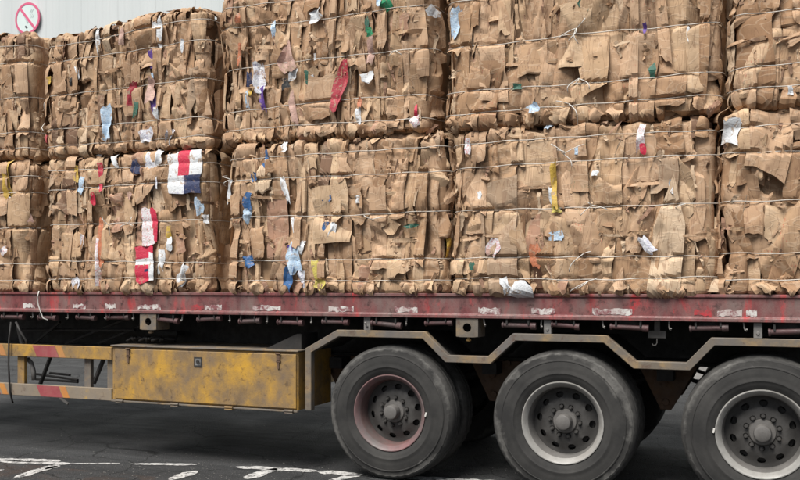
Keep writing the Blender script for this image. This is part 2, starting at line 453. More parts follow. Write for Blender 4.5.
def build_wall():
    WY = 9.2
    root = empty('warehouse_wall', (-14, WY, 0), 'white ribbed metal warehouse wall behind the stacked bales', 'wall')
    pitch, x = .20, -26.0
    # cladding sheets, each 1 m with five ribs
    me = None
    for k in range(48):
        if me is None:
            bm = bmesh.new(); pts = []
            for i in range(5):
                b = i * pitch
                pts += [(b, 0), (b + .11, 0), (b + .14, -.005), (b + .17, -.005)]
            pts.append((1.0 - .002, 0))
            lo = [bm.verts.new((a, c, .45)) for a, c in pts]; hi = [bm.verts.new((a, c, 11.5)) for a, c in pts]
            for i in range(len(pts) - 1): bm.faces.new((lo[i], lo[i + 1], hi[i + 1], hi[i]))
            o = finish(bm, 'cladding_panel', M['wall'], root, (x, 0, 0)); me = o.data
        else:
            link('cladding_panel', me, root, (x, 0, 0))
        x += 1.0
    bm = bmesh.new(); box(bm, -26, 22, -.08, .3, -.03, .45); finish(bm, 'plinth', M['conc'], root)
    bm = bmesh.new(); box(bm, -26, 22, .05, .3, .45, 11.5); finish(bm, 'backing_wall', M['conc'], root)
    # round no-smoking sign
    c = at(27.5, 18.5, WY - .06)
    rad = .36
    s = empty('no_smoking_sign', (c.x, c.y, c.z), 'round faded pink no smoking sign on the white wall above the far left bale', 'sign')
    bm = bmesh.new(); cyl(bm, (0, .02, 0), (0, 0, 0), rad * .985, 48); finish(bm, 'sign_face', M['signw'], s)
    bm = bmesh.new()
    rings = [[bm.verts.new((r * math.cos(2 * math.pi * k / 56), y, r * math.sin(2 * math.pi * k / 56))) for k in range(56)]
             for r, y in ((rad, .02), (rad, -.006), (rad * .865, -.006), (rad * .865, .001))]
    for a, b in zip(rings, rings[1:]):
        for k in range(56): bm.faces.new((a[k], a[(k + 1) % 56], b[(k + 1) % 56], b[k]))
    finish(bm, 'prohibition_ring', M['signp'], s)
    bm = bmesh.new(); box(bm, -rad * .92, rad * .92, -.0085, -.002, -.028, .028)
    o = finish(bm, 'prohibition_bar', M['signp'], s); o.rotation_euler = (0, R(49), 0)
    bm = bmesh.new(); box(bm, -.14, .12, -.005, -.001, -.02, .02); box(bm, -.215, -.15, -.005, -.001, -.02, .02)
    o = finish(bm, 'cigarette', M['signg'], s); o.location = (-.05, 0, -.0); o.rotation_euler = (0, R(62), 0)
    bm = bmesh.new(); box(bm, -.045, .03, -.0052, -.001, -.02, .02)
    o = finish(bm, 'cigarette_tip', M['signk'], s); o.location = (-.03, 0, -.20); o.rotation_euler = (0, R(40), 0)
    bm = bmesh.new()
    for dx in (0, .05):
        pr = None
        for i in range(10):
            z = .0 + i * .022; xx = .09 + dx + .022 * math.sin(i * .9)
            cur = (bm.verts.new((xx, -.004, z)), bm.verts.new((xx + .014, -.004, z)))
            if pr: bm.faces.new((pr[0], pr[1], cur[1], cur[0]))
            pr = cur
    finish(bm, 'smoke_mark', M['signg'], s)

build_ground()
build_wall()

# ------------------------------------------------------------------ flatbed trailer
DECK = 1.465
TX0, TX1 = -9.6, 3.2
TR = empty('flatbed_trailer', ((TX0 + TX1) / 2, 1.25, 0), 'red flatbed truck trailer with yellow toolbox and three axles under the bales', 'trailer')
TRL = TR.location.copy()
def tp(bm, name, mat, parent=None, **kw):
    """a trailer part built in world coordinates, shifted to its parent"""
    off = TRL if parent is None else Vector(parent['o'])
    bmesh.ops.translate(bm, verts=bm.verts, vec=-off)
    o = finish(bm, name, mat, parent or TR, **kw)
    return o
def tpo(bm, name, mat, origin, **kw):
    """part with its own origin, so that sub-parts can hang on it"""
    origin = Vector(origin)
    bmesh.ops.translate(bm, verts=bm.verts, vec=-origin)
    o = finish(bm, name, mat, TR, origin - TRL, **kw)
    o['o'] = tuple(origin)
    return o
def inst(name, me, origin):
    o = link(name, me, TR, Vector(origin) - TRL); o['o'] = tuple(origin); return o

def build_trailer():
    rnd = random.Random(11)
    W = 2.5
    for side, (ya, yb) in enumerate(((0, 1), (W, -1))):
        bm = bmesh.new()
        prof = [(0, DECK), (0, DECK - .022), (.014, DECK - .026), (.014, DECK - .158), (0, DECK - .165), (0, DECK - .19), (.07, DECK - .19), (.07, DECK - .0)]
        A = [bm.verts.new((TX0, ya + yb * y, z)) for y, z in prof]; B = [bm.verts.new((TX1, ya + yb * y, z)) for y, z in prof]
        n = len(prof)
        for i in range(n):
            j = (i + 1) % n; bm.faces.new((A[i], A[j], B[j], B[i]))
        bm.faces.new(A); bm.faces.new(B[::-1])
        tp(bm, 'side_rail', M['rail'], bevel=.003)
    # deck boards
    me = None; x = TX0
    while x < TX1 - .05:
        if me is None:
            bm = bmesh.new(); box(bm, 0, .292, -1.175, 1.175, -.04, -.004); o = finish(bm, 'deck_plank', M['plank'], TR, Vector((x, 1.25, DECK)) - TRL); me = o.data
        else: link('deck_plank', me, TR, Vector((x, 1.25, DECK)) - TRL)
        x += .3
    # main beams, cross members
    for y in (.78, 1.72):
        bm = bmesh.new()
        box(bm, TX0, TX1, y - .006, y + .006, .925, DECK - .13)
        box(bm, TX0, TX1, y - .075, y + .075, .90, .925)
        box(bm, TX0, TX1, y - .075, y + .075, DECK - .13, DECK - .11)
        tp(bm, 'main_beam', M['dark'])
    x = TX0 + .2; me = None
    while x < TX1:
        if me is None:
            bm = bmesh.new(); box(bm, -.006, .006, -1.17, 1.17, -.10, -.042); box(bm, -.03, .03, -1.17, 1.17, -.108, -.10)
            o = finish(bm, 'cross_member', M['dark'], TR, Vector((x, 1.25, DECK)) - TRL); me = o.data
        else: link('cross_member', me, TR, Vector((x, 1.25, DECK)) - TRL)
        x += .55
    # winches under the rail
    def winch_mesh():
        bm = bmesh.new()
        for xx in (-.085, .07): box(bm, xx, xx + .012, .012, .075, -.235, -.192)
        box(bm, -.073, .07, .066, .075, -.235, -.192)
        return bm
    wx = [12, 47, 86, 117, 168, 207, 248, 290, 335, 388, 437, 519, 567, 630, 707, 787]
    w0 = r0 = None
    for k, px in enumerate(wx):
        X0 = X(px, .03)
        if w0 is None:
            o = tpo_at(winch_mesh(), 'winch_bracket', M['dark'], (X0, 0, DECK)); w0 = o.data
            bm = bmesh.new(); cyl(bm, (-.105, .04, -.243), (.085, .04, -.243), .019, 14); cyl(bm, (.085, .04, -.243), (.125, .04, -.243), .027, 14)
            cyl(bm, (-.118, .04, -.243), (-.105, .04, -.243), .026, 12); cyl(bm, (.106, .012, -.243), (.106, .068, -.243), .007, 6)
            r = finish(bm, 'winch_roller', M['roller'], o, smooth=R(40)); r0 = r.data
        else:
            o = inst('winch_bracket', w0, (X0, 0, DECK)); r = link('winch_roller', r0, o)
        o.rotation_euler = (0, R(rnd.uniform(-3, 3)), 0)
        r.rotation_euler = (0, R(rnd.uniform(-2, 2)), 0)
        o.scale = (rnd.uniform(.85, 1.12), 1, rnd.uniform(.94, 1.06))
    # small rope hooks between the winches
    h0 = None
    for k, px in enumerate([30, 66, 103, 130, 185, 227, 268, 311, 362, 409, 480, 543, 598, 668, 740]):
        p = (X(px, .03), 0, DECK)
        if h0 is None:
            bm = bmesh.new(); tube(bm, [(0, .03, -.185), (0, .03, -.23), (.004, .022, -.245), (.012, .0, -.252), (.016, -.012, -.24)], .006, 6)
            o = tpo_at(bm, 'rope_hook', M['greym'], p); h0 = o.data
        else: o = inst('rope_hook', h0, p)
        o.rotation_euler = (0, R(rnd.uniform(-12, 12)), 0)
    # bracket plates with a round hole
    for px in (148, 467):
        bm = bmesh.new()
        hx, z0, z1, r, n = .088, -.335, -.19, .034, 24
        cz = (z0 + z1) / 2
        def ringv(y):
            inner, outer = [], []
            for k in range(n):
                a = 2 * math.pi * (k + .5) / n; c, s = math.cos(a), math.sin(a)
                inner.append(bm.verts.new((r * c, y, cz + r * s)))
                m = max(abs(c) / hx, abs(s) / ((z1 - z0) / 2)); outer.append(bm.verts.new((c / m, y, cz + s / m)))
            return inner, outer
        fi, fo = ringv(.01); bi, bo = ringv(.022)
        for k in range(n):
            j = (k + 1) % n
            bm.faces.new((fi[k], fi[j], fo[j], fo[k])); bm.faces.new((bi[j], bi[k], bo[k], bo[j]))
            bm.faces.new((fi[j], fi[k], bi[k], bi[j])); bm.faces.new((fo[k], fo[j], bo[j], bo[k]))
        box(bm, -hx, hx, .023, .2, z1 - .012, z1 - .002); box(bm, -hx, hx, .023, .2, z0, z0 + .01); box(bm, hx - .012, hx, .023, .2, z0 + .011, z1 - .013)
        o = tpo_at(bm, 'socket_plate', M['tan'], (X(px, .01), 0, DECK))
        bm = bmesh.new(); cyl(bm, (0, .05, z0 - .001), (0, .05, z0 - .035), .012, 8); cyl(bm, (0, .05, z0 - .018), (0, .05, z0 - .03), .022, 6)
        finish(bm, 'pin', M['yellowp'], o)
    # reflective tape
    for a, b, yy, m in ((72, 85, 308, 'tape'), (104, 115, 307.5, 'tape'), (137, 160, 309.5, 'tape'), (190, 203, 309.5, 'rtape'), (204, 221, 309.5, 'tape'),
                        (252, 280, 310, 'tape'), (328, 353, 310.5, 'tape'), (394, 417, 311.5, 'tape'), (478, 500, 311.5, 'tape'), (531, 555, 313, 'tape'),
                        (592, 632, 313.5, 'tape'), (694, 712, 315.5, 'rtape'), (717, 742, 315.5, 'tape'), (746, 757, 315.5, 'tape'), (22, 34, 307, 'tape')):
        p, q = at(a, yy, .0), at(b, yy, .0)
        bm = bmesh.new(); hgt = .024
        nn = 9; pr = None
        for i in range(nn + 1):
            xx = p.x + (q.x - p.x) * i / nn
            j0, j1 = rnd.uniform(-.006, .012), rnd.uniform(-.012, .005)
            z = DECK - .130
            cur = (bm.verts.new((xx, .0115, z - hgt + j0)), bm.verts.new((xx, .0115, z + hgt + j1)))
            if pr: bm.faces.new((pr[0], cur[0], cur[1], pr[1]))
            pr = cur
        tp(bm, 'reflective_tape', M[m])
    # posts over the wheel arches
    for px in (368, 548, 758):
        x0 = X(px, .05)
        bm = bmesh.new(); box(bm, x0 - .028, x0 + .028, .03, .085, 1.165, DECK - .192)
        cyl(bm, (x0, .029, 1.20), (x0, .021, 1.20), .012, 8)
        tp(bm, 'arch_post', M['greym'], bevel=.003)
    # hanging name plate
    p = at(657, 334.5, .12)
    bm = bmesh.new(); box(bm, p.x - .062, p.x + .062, p.y - .004, p.y + .004, p.z - .026, p.z + .028); box(bm, p.x - .02, p.x + .02, p.y + .005, p.y + .02, p.z, DECK - .19)
    o = tpo(bm, 'hanging_plate', M['hub'], (p.x, p.y, p.z), bevel=.002)
    bm = bmesh.new(); tube(bm, [(0, 0, -.027), (.0, 0, -.06), (-.008, 0, -.075), (-.026, 0, -.078), (-.034, 0, -.066)], .004, 6)
    finish(bm, 'plate_hook', M['greym'], o)
    # wheel arch frames: bars bent over the wheels
    pts = [(304, 411), (304, 348), (336, 331.5), (424, 332.5), (447, 355.5), (487, 357.5), (512, 336), (606, 338.5), (636, 364.5), (686, 366.5), (711, 344.5), (840, 349)]
    P = [at(a, b, .0) for a, b in pts]
    zs = [.495, 1.005, 1.165, 1.165, .985, .985, 1.165, 1.165, .985, .985, 1.165, 1.165]
    for p, z in zip(P, zs): p.z = z
    def band(y0, y1, th, name, m):
        bm = bmesh.new()
        top, bot = [], []
        for i, p in enumerate(P):
            a = (p - P[i - 1]) if i else None; b = (P[i + 1] - p) if i < len(P) - 1 else None
            def nn(d): return Vector((-d.z, 0, d.x)).normalized()
            if a is None: m_ = nn(b); k = 1
            elif b is None: m_ = nn(a); k = 1
            else:
                na, nb = nn(a), nn(b); m_ = (na + nb).normalized(); k = 1 / max(.4, m_.dot(na))
            top.append(p + m_ * 0); bot.append(p - m_ * th * k)
        for i in range(len(P) - 1):
            vs = [bm.verts.new((q.x, y, q.z)) for y in (y0, y1) for q in (top[i], top[i + 1], bot[i + 1], bot[i])]
            for f in ((0, 1, 2, 3), (7, 6, 5, 4), (0, 4, 5, 1), (3, 2, 6, 7)): bm.faces.new([vs[j] for j in f])
        bmesh.ops.remove_doubles(bm, verts=bm.verts, dist=.0005)
        tp(bm, name, M[m], bevel=.004)
    band(.02, .085, .055, 'wheel_arch_frame', 'tan')
    bm = bmesh.new()
    for i in range(len(P) - 1):
        q, s = P[i], P[i + 1]
        nrm = Vector((-(s - q).z, 0, (s - q).x)).normalized() * -.02
        vs = [bm.verts.new((v.x, y, v.z)) for y in (.087, .66) for v in (q + nrm, s + nrm, s + nrm * 1.3, q + nrm * 1.3)]
        for f in ((0, 1, 2, 3), (7, 6, 5, 4), (0, 4, 5, 1), (3, 2, 6, 7)): bm.faces.new([vs[j] for j in f])
    bmesh.ops.delete(bm, geom=[f for f in bm.faces if f.calc_center_median().z < .9 and f.calc_center_median().x < P[1].x + .05], context='FACES')
    tp(bm, 'mudguard', M['dark'])
    # toolbox
    bx0, bx1 = X(112), X(298)
    bm = bmesh.new()
    box(bm, bx0, bx1, .006, .62, .49, .975)
    tb = tpo(bm, 'toolbox', M['yellowp'], ((bx0 + bx1) / 2, .3, .49), bevel=.006)
    O = Vector(tb['o'])
    def sub(bm, name, m, **kw):
        bmesh.ops.translate(bm, verts=bm.verts, vec=-O); return finish(bm, name, m, tb, **kw)
    bm = bmesh.new(); box(bm, bx0 + .10 - .06, bx1 - .012, -.012, .005, .505, .955); sub(bm, 'toolbox_door', M['yellowp'], bevel=.004)
    bm = bmesh.new(); box(bm, bx0 - .005, bx1 + .008, -.018, .63, .9755, .988); sub(bm, 'toolbox_lid', M['tan'], bevel=.003)
    bm = bmesh.new(); box(bm, bx0, bx1, -.014, .02, .474, .4895); sub(bm, 'bottom_lip', M['tan'], bevel=.003)
    for px in (129.5, 279.5):
        x0 = X(px); bm = bmesh.new(); box(bm, x0 - .016, x0 + .016, -.026, -.0125, .90, .955); box(bm, x0 - .022, x0 + .022, -.024, -.0125, .885, .90)
        cyl(bm, (x0 - .024, -.026, .958), (x0 + .024, -.026, .958), .008, 8); box(bm, x0 - .008, x0 + .008, -.022, -.0125, .83, .885)
        sub(bm, 'latch', M['rustm'], bevel=.002)
    x0 = X(199); bm = bmesh.new()
    fr = [(-.04, .04, .895, .905), (-.04, .04, .822, .832), (-.04, -.03, .8325, .8945), (.03, .04, .8325, .8945)]
    for a, b, c, d in fr: box(bm, x0 + a, x0 + b, -.019, -.0125, c, d)
    sub(bm, 'lock_frame', M['dark'])
    bm = bmesh.new(); box(bm, x0 - .029, x0 + .029, -.016, -.0125, .833, .894); sub(bm, 'lock_plate', M['lens'])
    bm = bmesh.new(); cyl(bm, (x0, -.0165, .866), (x0, -.026, .866), .014, 12); box(bm, x0 - .006, x0 + .026, -.030, -.0262, .85, .862); sub(bm, 'lock_handle', M['dark'])
    for px in (121, 176, 230, 290):
        x0 = X(px); bm = bmesh.new(); box(bm, x0 - .038, x0 + .038, -.032, .03, .466, .4735 ); cyl(bm, (x0 - .04, -.022, .487), (x0 + .04, -.022, .487), .011, 10)
        sub(bm, 'hinge', M['tan'] if px != 230 else M['yellowp'], bevel=.002)
    bm = bmesh.new(); box(bm, X(170, 2), X(330, 2), 1.9, 2.48, .49, .975); tp(bm, 'far_light_blocker', M['yellowp'], bevel=.006)  # unseen box, added to block light from the far side
    bm = bmesh.new(); xa = (bx0 + bx1) / 2 - .1; cyl(bm, (xa - .7, .95, .78), (xa + .75, .95, .78), .15, 20); tp(bm, 'hidden_light_blocker', M['dark'], smooth=R(40))  # hidden cylinder, added to keep the space under the deck dark
    # dark gear lying on the toolbox
    bm = bmesh.new()
    for k in range(9):
        xa = X(128 + k * 4.5, .2); tube(bm, [(xa + .05 * math.sin(k * 2 + i), .18 + .03 * i, 1.01 + .035 * abs(math.sin(i * 1.3 + k))) for i in range(7)], .012, 6)
    tp(bm, 'coiled_hose', M['dark'], smooth=True)
    bm = bmesh.new(); a = X(272, .2); prism(bm, [(a, .9885), (a + .34, .9885), (a + .34, 1.12), (a + .30, 1.12)], .10, .4); tp(bm, 'angle_bracket', M['dark'])
    # side guard
    gx0, gx1 = X(-60), X(111)
    def striped_rail(z0, z1, xr):
        bm = bmesh.new()
        box(bm, gx0, gx1, .006, .045, z0, z1)
        g = tpo(bm, 'side_guard_rail', M['yellowp'] if z0 > .7 else M['tany'], ((gx0 + gx1) / 2, .02, z0), bevel=.003)
        O2 = Vector(g['o'])
        for a, b in xr:
            bm = bmesh.new(); h = z1 - z0 - .008; s = .055
            xa, xb = X(a), X(b)
            prism(bm, [(xa, z1 - .004), (xb, z1 - .004), (xb + s, z0 + .004), (xa + s, z0 + .004)], .0035, .0055)
            bmesh.ops.translate(bm, verts=bm.verts, vec=-O2); finish(bm, 'red_stripe', M['redp'], g)
            bm = bmesh.new(); xa += s * 1.55 + (xb - xa) * .72; xb = xa + .07
            prism(bm, [(xa, z1 - .004), (xb, z1 - .004), (xb + s, z0 + .004), (xa + s, z0 + .004)], .0035, .0055)
            bmesh.ops.translate(bm, verts=bm.verts, vec=-O2); finish(bm, 'orange_stripe', M['orangep'], g)
    striped_rail(.85, .965, [(32, 54), (-22, -6)])
    striped_rail(.478, .588, [(36, 58), (-20, -4)])
    for px, wd, m in ((17, .085, 'yellowp'), (84, .075, 'tan'), (107, .075, 'tan'), (-40, .09, 'tan')):
        x0 = X(px); bm = bmesh.new(); box(bm, x0 - wd / 2, x0 + wd / 2, .046, .09, .51, .93); tp(bm, 'guard_post', M[m], bevel=.004)
    bm = bmesh.new(); p, q = at(104, 358, .1), at(94, 383, .1); tube(bm, [p, q], .022, 6); tp(bm, 'guard_brace', M['dark']); bm = bmesh.new(); p, q = at(55, 345, .3), at(40, 385, .35); tube(bm, [p, q], .02, 6); tp(bm, 'guard_brace', M['dark'])
    bm = bmesh.new()
    tube(bm, [at(28, 359, .12), at(31.5, 363, .11), at(33.5, 371, .10), at(34, 380, .1)], .022, 8); tp(bm, 'curved_tube', M['hub'], smooth=True)
    bm = bmesh.new()
    for a, b in (((36, 374), (78, 380)), ((36, 379), (78, 382)), ((50, 373), (70, 375))): tube(bm, [at(*a, .5), at(*b, .45)], .013, 6)
    tp(bm, 'air_pipe', M['dark'])
    # hanging straps at the left and cable loop
    bm = bmesh.new(); tube(bm, [at(11, 322, .0), at(9, 340, -.02), at(8.5, 365, -.02), at(10, 392, -.01), at(13, 403, .02)], .009, 6)
    tube(bm, [at(16, 322, .03), at(20, 331, .03), at(26, 340, .04), at(27, 346, .05)], .012, 6)
    tp(bm, 'hanging_strap', M['dark'], smooth=True)
    bm = bmesh.new(); tube(bm, [at(39, 291, -.004), at(37.5, 297, -.012), at(38.5, 305, -.012), at(41, 313, -.01), at(43, 318, .0), at(48, 320, .01)], .0055, 6); tp(bm, 'rope_end', M['rope'], smooth=True)
    # diagonal braces between the beam and rail, left bay
    for a, b in (((66, 343), (128, 318)), ((98, 343), (150, 322)), ((32, 345), (60, 322)), ((20, 330), (135, 330))):
        bm = bmesh.new(); tube(bm, [at(*a, .45), at(*b, .35)], .016, 5); tp(bm, 'diagonal_brace', M['dark'])
    bm = bmesh.new(); p, q = at(30, 336, .6), at(180, 348, .6); box(bm, p.x, q.x, .55, .66, 1.05, 1.09); tp(bm, 'air_tank_shelf', M['dark'])
    bm = bmesh.new(); cyl(bm, at(18, 326, .5), at(24, 352, .5), .02, 8); tp(bm, 'drain_pipe', M['greym']); bm = bmesh.new(); cyl(bm, at(60, 398, .4), at(68, 404, .42), .015, 8); cyl(bm, at(68, 404, .42), at(60, 399, .6), .01, 8); tp(bm, 'drain_pipe', M['greym'])

def tpo_at(bm, name, mat, origin, **kw):
    """geometry already local to its origin"""
    o = finish(bm, name, mat, TR, Vector(origin) - TRL, **kw); o['o'] = tuple(origin); return o

GZ = -.03
WR = .541
AX = [X(388, .02) , X(561.5, .02), X(762.5, .02)]
def tyre_mesh():
    bm = bmesh.new()
    prof = [(.292, .055), (.300, .030), (.318, .016), (.345, .006), (.362, .001), (.366, -.002), (.374, -.002), (.378, .000), (.400, .000), (.425, .004), (.440, .007), (.444, .004), (.450, .006), (.455, .012), (.480, .020), (.490, .020), (.503, .030), (.514, .048), (.519, .062),
            (.521, .10), (.514, .103), (.514, .112), (.522, .115), (.523, .16), (.514, .163), (.514, .172), (.522, .175), (.521, .21),
            (.519, .218), (.514, .232), (.503, .25), (.488, .262), (.455, .27), (.42, .28), (.385, .282), (.34, .272), (.30, .25), (.292, .225)]
    prof = [(r * WR / .523 if r > .4 else r, y) for r, y in prof]
    mi = [0] * 16 + [1] * 12 + [0] * 20
    rings = lathe(bm, prof, 96, mi=mi)
    # shoulder lugs
    for k in range(96):
        if k % 2 == 0:
            for ri in (15, 16, 17, 27, 28, 29):
                for kk in (k,):
                    v = rings[ri][kk]; s = .990
                    v.co.x *= s; v.co.z *= s
    return bm
TYRE = DISC = NUT = HUB = None
def wheel_prep():
    global TYRE, RIMR, RIMS, DISC, NUT, HUB, DRUM
    def me_of(bm, mats, name, smooth=R(35)):
        o = finish(bm, name, mats, smooth=smooth); me = o.data; bpy.data.objects.remove(o); return me
    TYRE = me_of(tyre_mesh(), [M['tyre'], M['tread']], 'tyre', R(30))
    def rim_bm():
        bm = bmesh.new()
        lathe(bm, [(.272, .20), (.272, .058), (.279, .044), (.292, .034), (.303, .027), (.308, .020), (.306, .014), (.300, .0135), (.290, .020), (.281, .034), (.266, .052),
                   (.262, .072), (.255, .10), (.252, .16), (.252, .20)][::-1], 64, mi=[1, 1, 1, 1] + [0] * 10)
        return bm
    RIMR = me_of(rim_bm(), [M['rimr'], M['barrelr']], 'rim'); RIMS = me_of(rim_bm(), [M['rims'], M['barrel']], 'rim_silver')
    # disc with ten oval hand holes
    bm = bmesh.new(); n = 10
    seg = 8; tot = n * seg
    def dy(r):   # dish depth
        return .150 - .020 * math.cos(min(1, max(0, (r - .13) / .12)) * math.pi) if r > .13 else .13
    radii = [.095, .13, .150, .163, .180, .200, .214, .228, .252]
    g = {}
    for i, r in enumerate(radii):
        for k in range(tot):
            a = 2 * math.pi * k / tot
            g[i, k] = bm.verts.new((r * math.cos(a), dy(r), r * math.sin(a)))
    for i in range(len(radii) - 1):
        for k in range(tot):
            j = (k + 1) % tot; m = k % seg
            hole = (i in (4, 5) and m in (2, 3, 4, 5)) or (i in (3, 6) and m in (3, 4))
            if not hole: bm.faces.new((g[i, k], g[i, j], g[i + 1, j], g[i + 1, k]))
    ra, rc = .0235, .200
    for k0 in range(n):
        ac = 2 * math.pi * (k0 * seg + 4) / tot
        C = Vector((rc * math.cos(ac), 0, rc * math.sin(ac))); er = C.normalized(); et = Vector((-er.z, 0, er.x))
        for i in range(3, 8):
            for m in range(2, 7):
                v = g[i, k0 * seg + m]
                if not v.link_faces or all(len(e.link_faces) == 2 for e in v.link_edges): continue
                d = Vector((v.co.x, 0, v.co.z)) - C; x_, y_ = d.dot(er), d.dot(et); q = math.hypot(x_ / .0225, y_ / .030) or 1
                v.co.x, v.co.z = C.x + er.x * x_ / q + et.x * y_ / q, C.z + er.z * x_ / q + et.z * y_ / q
    for v in [v for v in bm.verts if not v.link_faces]: bm.verts.remove(v)
    bound = [e for e in bm.edges if len(e.link_faces) == 1]
    ret = bmesh.ops.extrude_edge_only(bm, edges=bound)
    nv = [v for v in ret['geom'] if isinstance(v, bmesh.types.BMVert)]
    bmesh.ops.translate(bm, verts=nv, vec=(0, .012, 0))
    DISC = me_of(bm, [M['disc']], 'wheel_disc')
    bm = bmesh.new(); cyl(bm, (0, .0, 0), (0, -.020, 0), .0145, 6); cyl(bm, (0, -.020, 0), (0, -.030, 0), .008, 8); cyl(bm, (0, .004, 0), (0, 0, 0), .021, 12)
    NUT = me_of(bm, [M['disc']], 'wheel_nut')
    bm = bmesh.new()
    lathe(bm, [(.0001, .038), (.045, .038), (.054, .043), (.058, .055), (.060, .115), (.085, .118), (.088, .125), (.095, .134), (.10, .2)], 40)
    HUB = me_of(bm, [M['hub']], 'hub_cap')
    bm = bmesh.new(); lathe(bm, [(.0001, .19), (.21, .19), (.215, .20), (.215, .36), (.0001, .36)], 40)
    DRUM = me_of(bm, [M['dark']], 'brake_drum')
def wheel(x, y, flip, rim, outer=True, rot=0., front=True):
    r = link('wheel', rim, TR, Vector((x, y, WR - .003 + GZ)) - TRL)
    r.rotation_euler = (0, R(rot), math.pi if flip else 0)
    link('tyre', TYRE, r)
    if outer and x != AX[1] and y < 1 and not flip:
        bm = bmesh.new(); box(bm, -.006, .006, -.006, .004, -.016, .016)
        t_ = finish(bm, 'chalk_mark', M['rope'], r); t_.location = (.315, .008, .045) if x == AX[0] else (-.315, .008, .0); t_.rotation_euler = (0, .15, 0)
    if outer:
        link('wheel_disc', DISC, r)
        link('hub_cap', HUB, r)
        for k in range(10):
            a = 2 * math.pi * (k + .5) / 10
            nu = link('wheel_nut', NUT, r, (.113 * math.cos(a), .130, .113 * math.sin(a)))
            nu.rotation_euler = (0, k * .7, 0)
        link('brake_drum', DRUM, r)
    return r
wheel_prep()
build_trailer()
for i, x in enumerate(AX):
    rot = (7, 23, 2)[i]
    wheel(x, .02, False, RIMR if i == 0 else RIMS, True, rot)
    wheel(x, .35, False, RIMS, False, rot + 40)
    wheel(x, 2.48, True, RIMS, True, rot)
    wheel(x, 2.15, True, RIMS, False, rot + 11)
    bm = bmesh.new(); cyl(bm, (x, .3, WR), (x, 2.2, WR), .065, 16); tp(bm, 'axle', M['dark'], smooth=R(40))
    for yy in (.86, 1.64):      # leaf springs and their clamps
        bm = bmesh.new()
        for k in range(7):
            hl = .60 - k * .07; nn = 10; pr = None
            for j in range(nn + 1):
                xx = -hl + 2 * hl * j / nn; z = WR + .20 - k * .014 + .13 * (xx / .62) ** 2 - .05
                cur = [bm.verts.new((x + xx, yy + dy_, z + dz)) for dy_ in (-.038, .038) for dz in (0, .012)]
                if pr:
                    bm.faces.new((pr[0], cur[0], cur[1], pr[1])); bm.faces.new((pr[3], cur[3], cur[2], pr[2]))
                    bm.faces.new((pr[1], cur[1], cur[3], pr[3])); bm.faces.new((pr[2], cur[2], cur[0], pr[0]))
                pr = cur
        box(bm, x - .07, x + .07, yy - .055, yy + .055, WR + .04, WR + .06)
        tp(bm, 'leaf_spring', M['dark'])
# suspension hangers between the axles
hx = [(AX[0] + AX[1]) / 2, (AX[1] + AX[2]) / 2, AX[0] - .70, AX[2] + .73]
for x in hx:
    for yy in (.74, 1.74):
        bm = bmesh.new()
        prism(bm, [(x - .22, .899), (x + .22, .899), (x + .20, .86), (x + .09, .66), (x + .03, .56), (x - .05, .56), (x - .10, .66), (x - .20, .86)], yy - .06, yy - .045)
        prism(bm, [(x - .22, .899), (x + .22, .899), (x + .20, .86), (x + .09, .66), (x + .03, .56), (x - .05, .56), (x - .10, .66), (x - .20, .86)], yy + .045, yy + .06)
        for (a, b) in ((-.01, .62), (-.02, .78), (.11, .88), (-.12, .88)): cyl(bm, (x + a, yy - .085, b), (x + a, yy + .085, b), .028, 8)
        box(bm, x - .03, x + .03, yy - .044, yy + .044, .70, .895)
        tp(bm, 'suspension_hanger', M['rustm'], bevel=.003)
    bm = bmesh.new(); box(bm, x - .06, x + .06, .5, 2.0, .80, .895); tp(bm, 'suspension_beam', M['dark'])

# ------------------------------------------------------------------ cardboard bales
WIRES = [.085, .215, .49, .755, .89]
FOLDS = [.35, .62]
class Noise:
    def __init__(s, rs, f, n=6):
        s.k = rs.normal(0, f, (n, 2)); s.p = rs.uniform(0, 6.283, n); s.n = n
    def __call__(s, u, v):
        r = 0
        for k, p in zip(s.k, s.p): r = r + np.sin(k[0] * u + k[1] * v + p)
        return r / math.sqrt(s.n / 2)

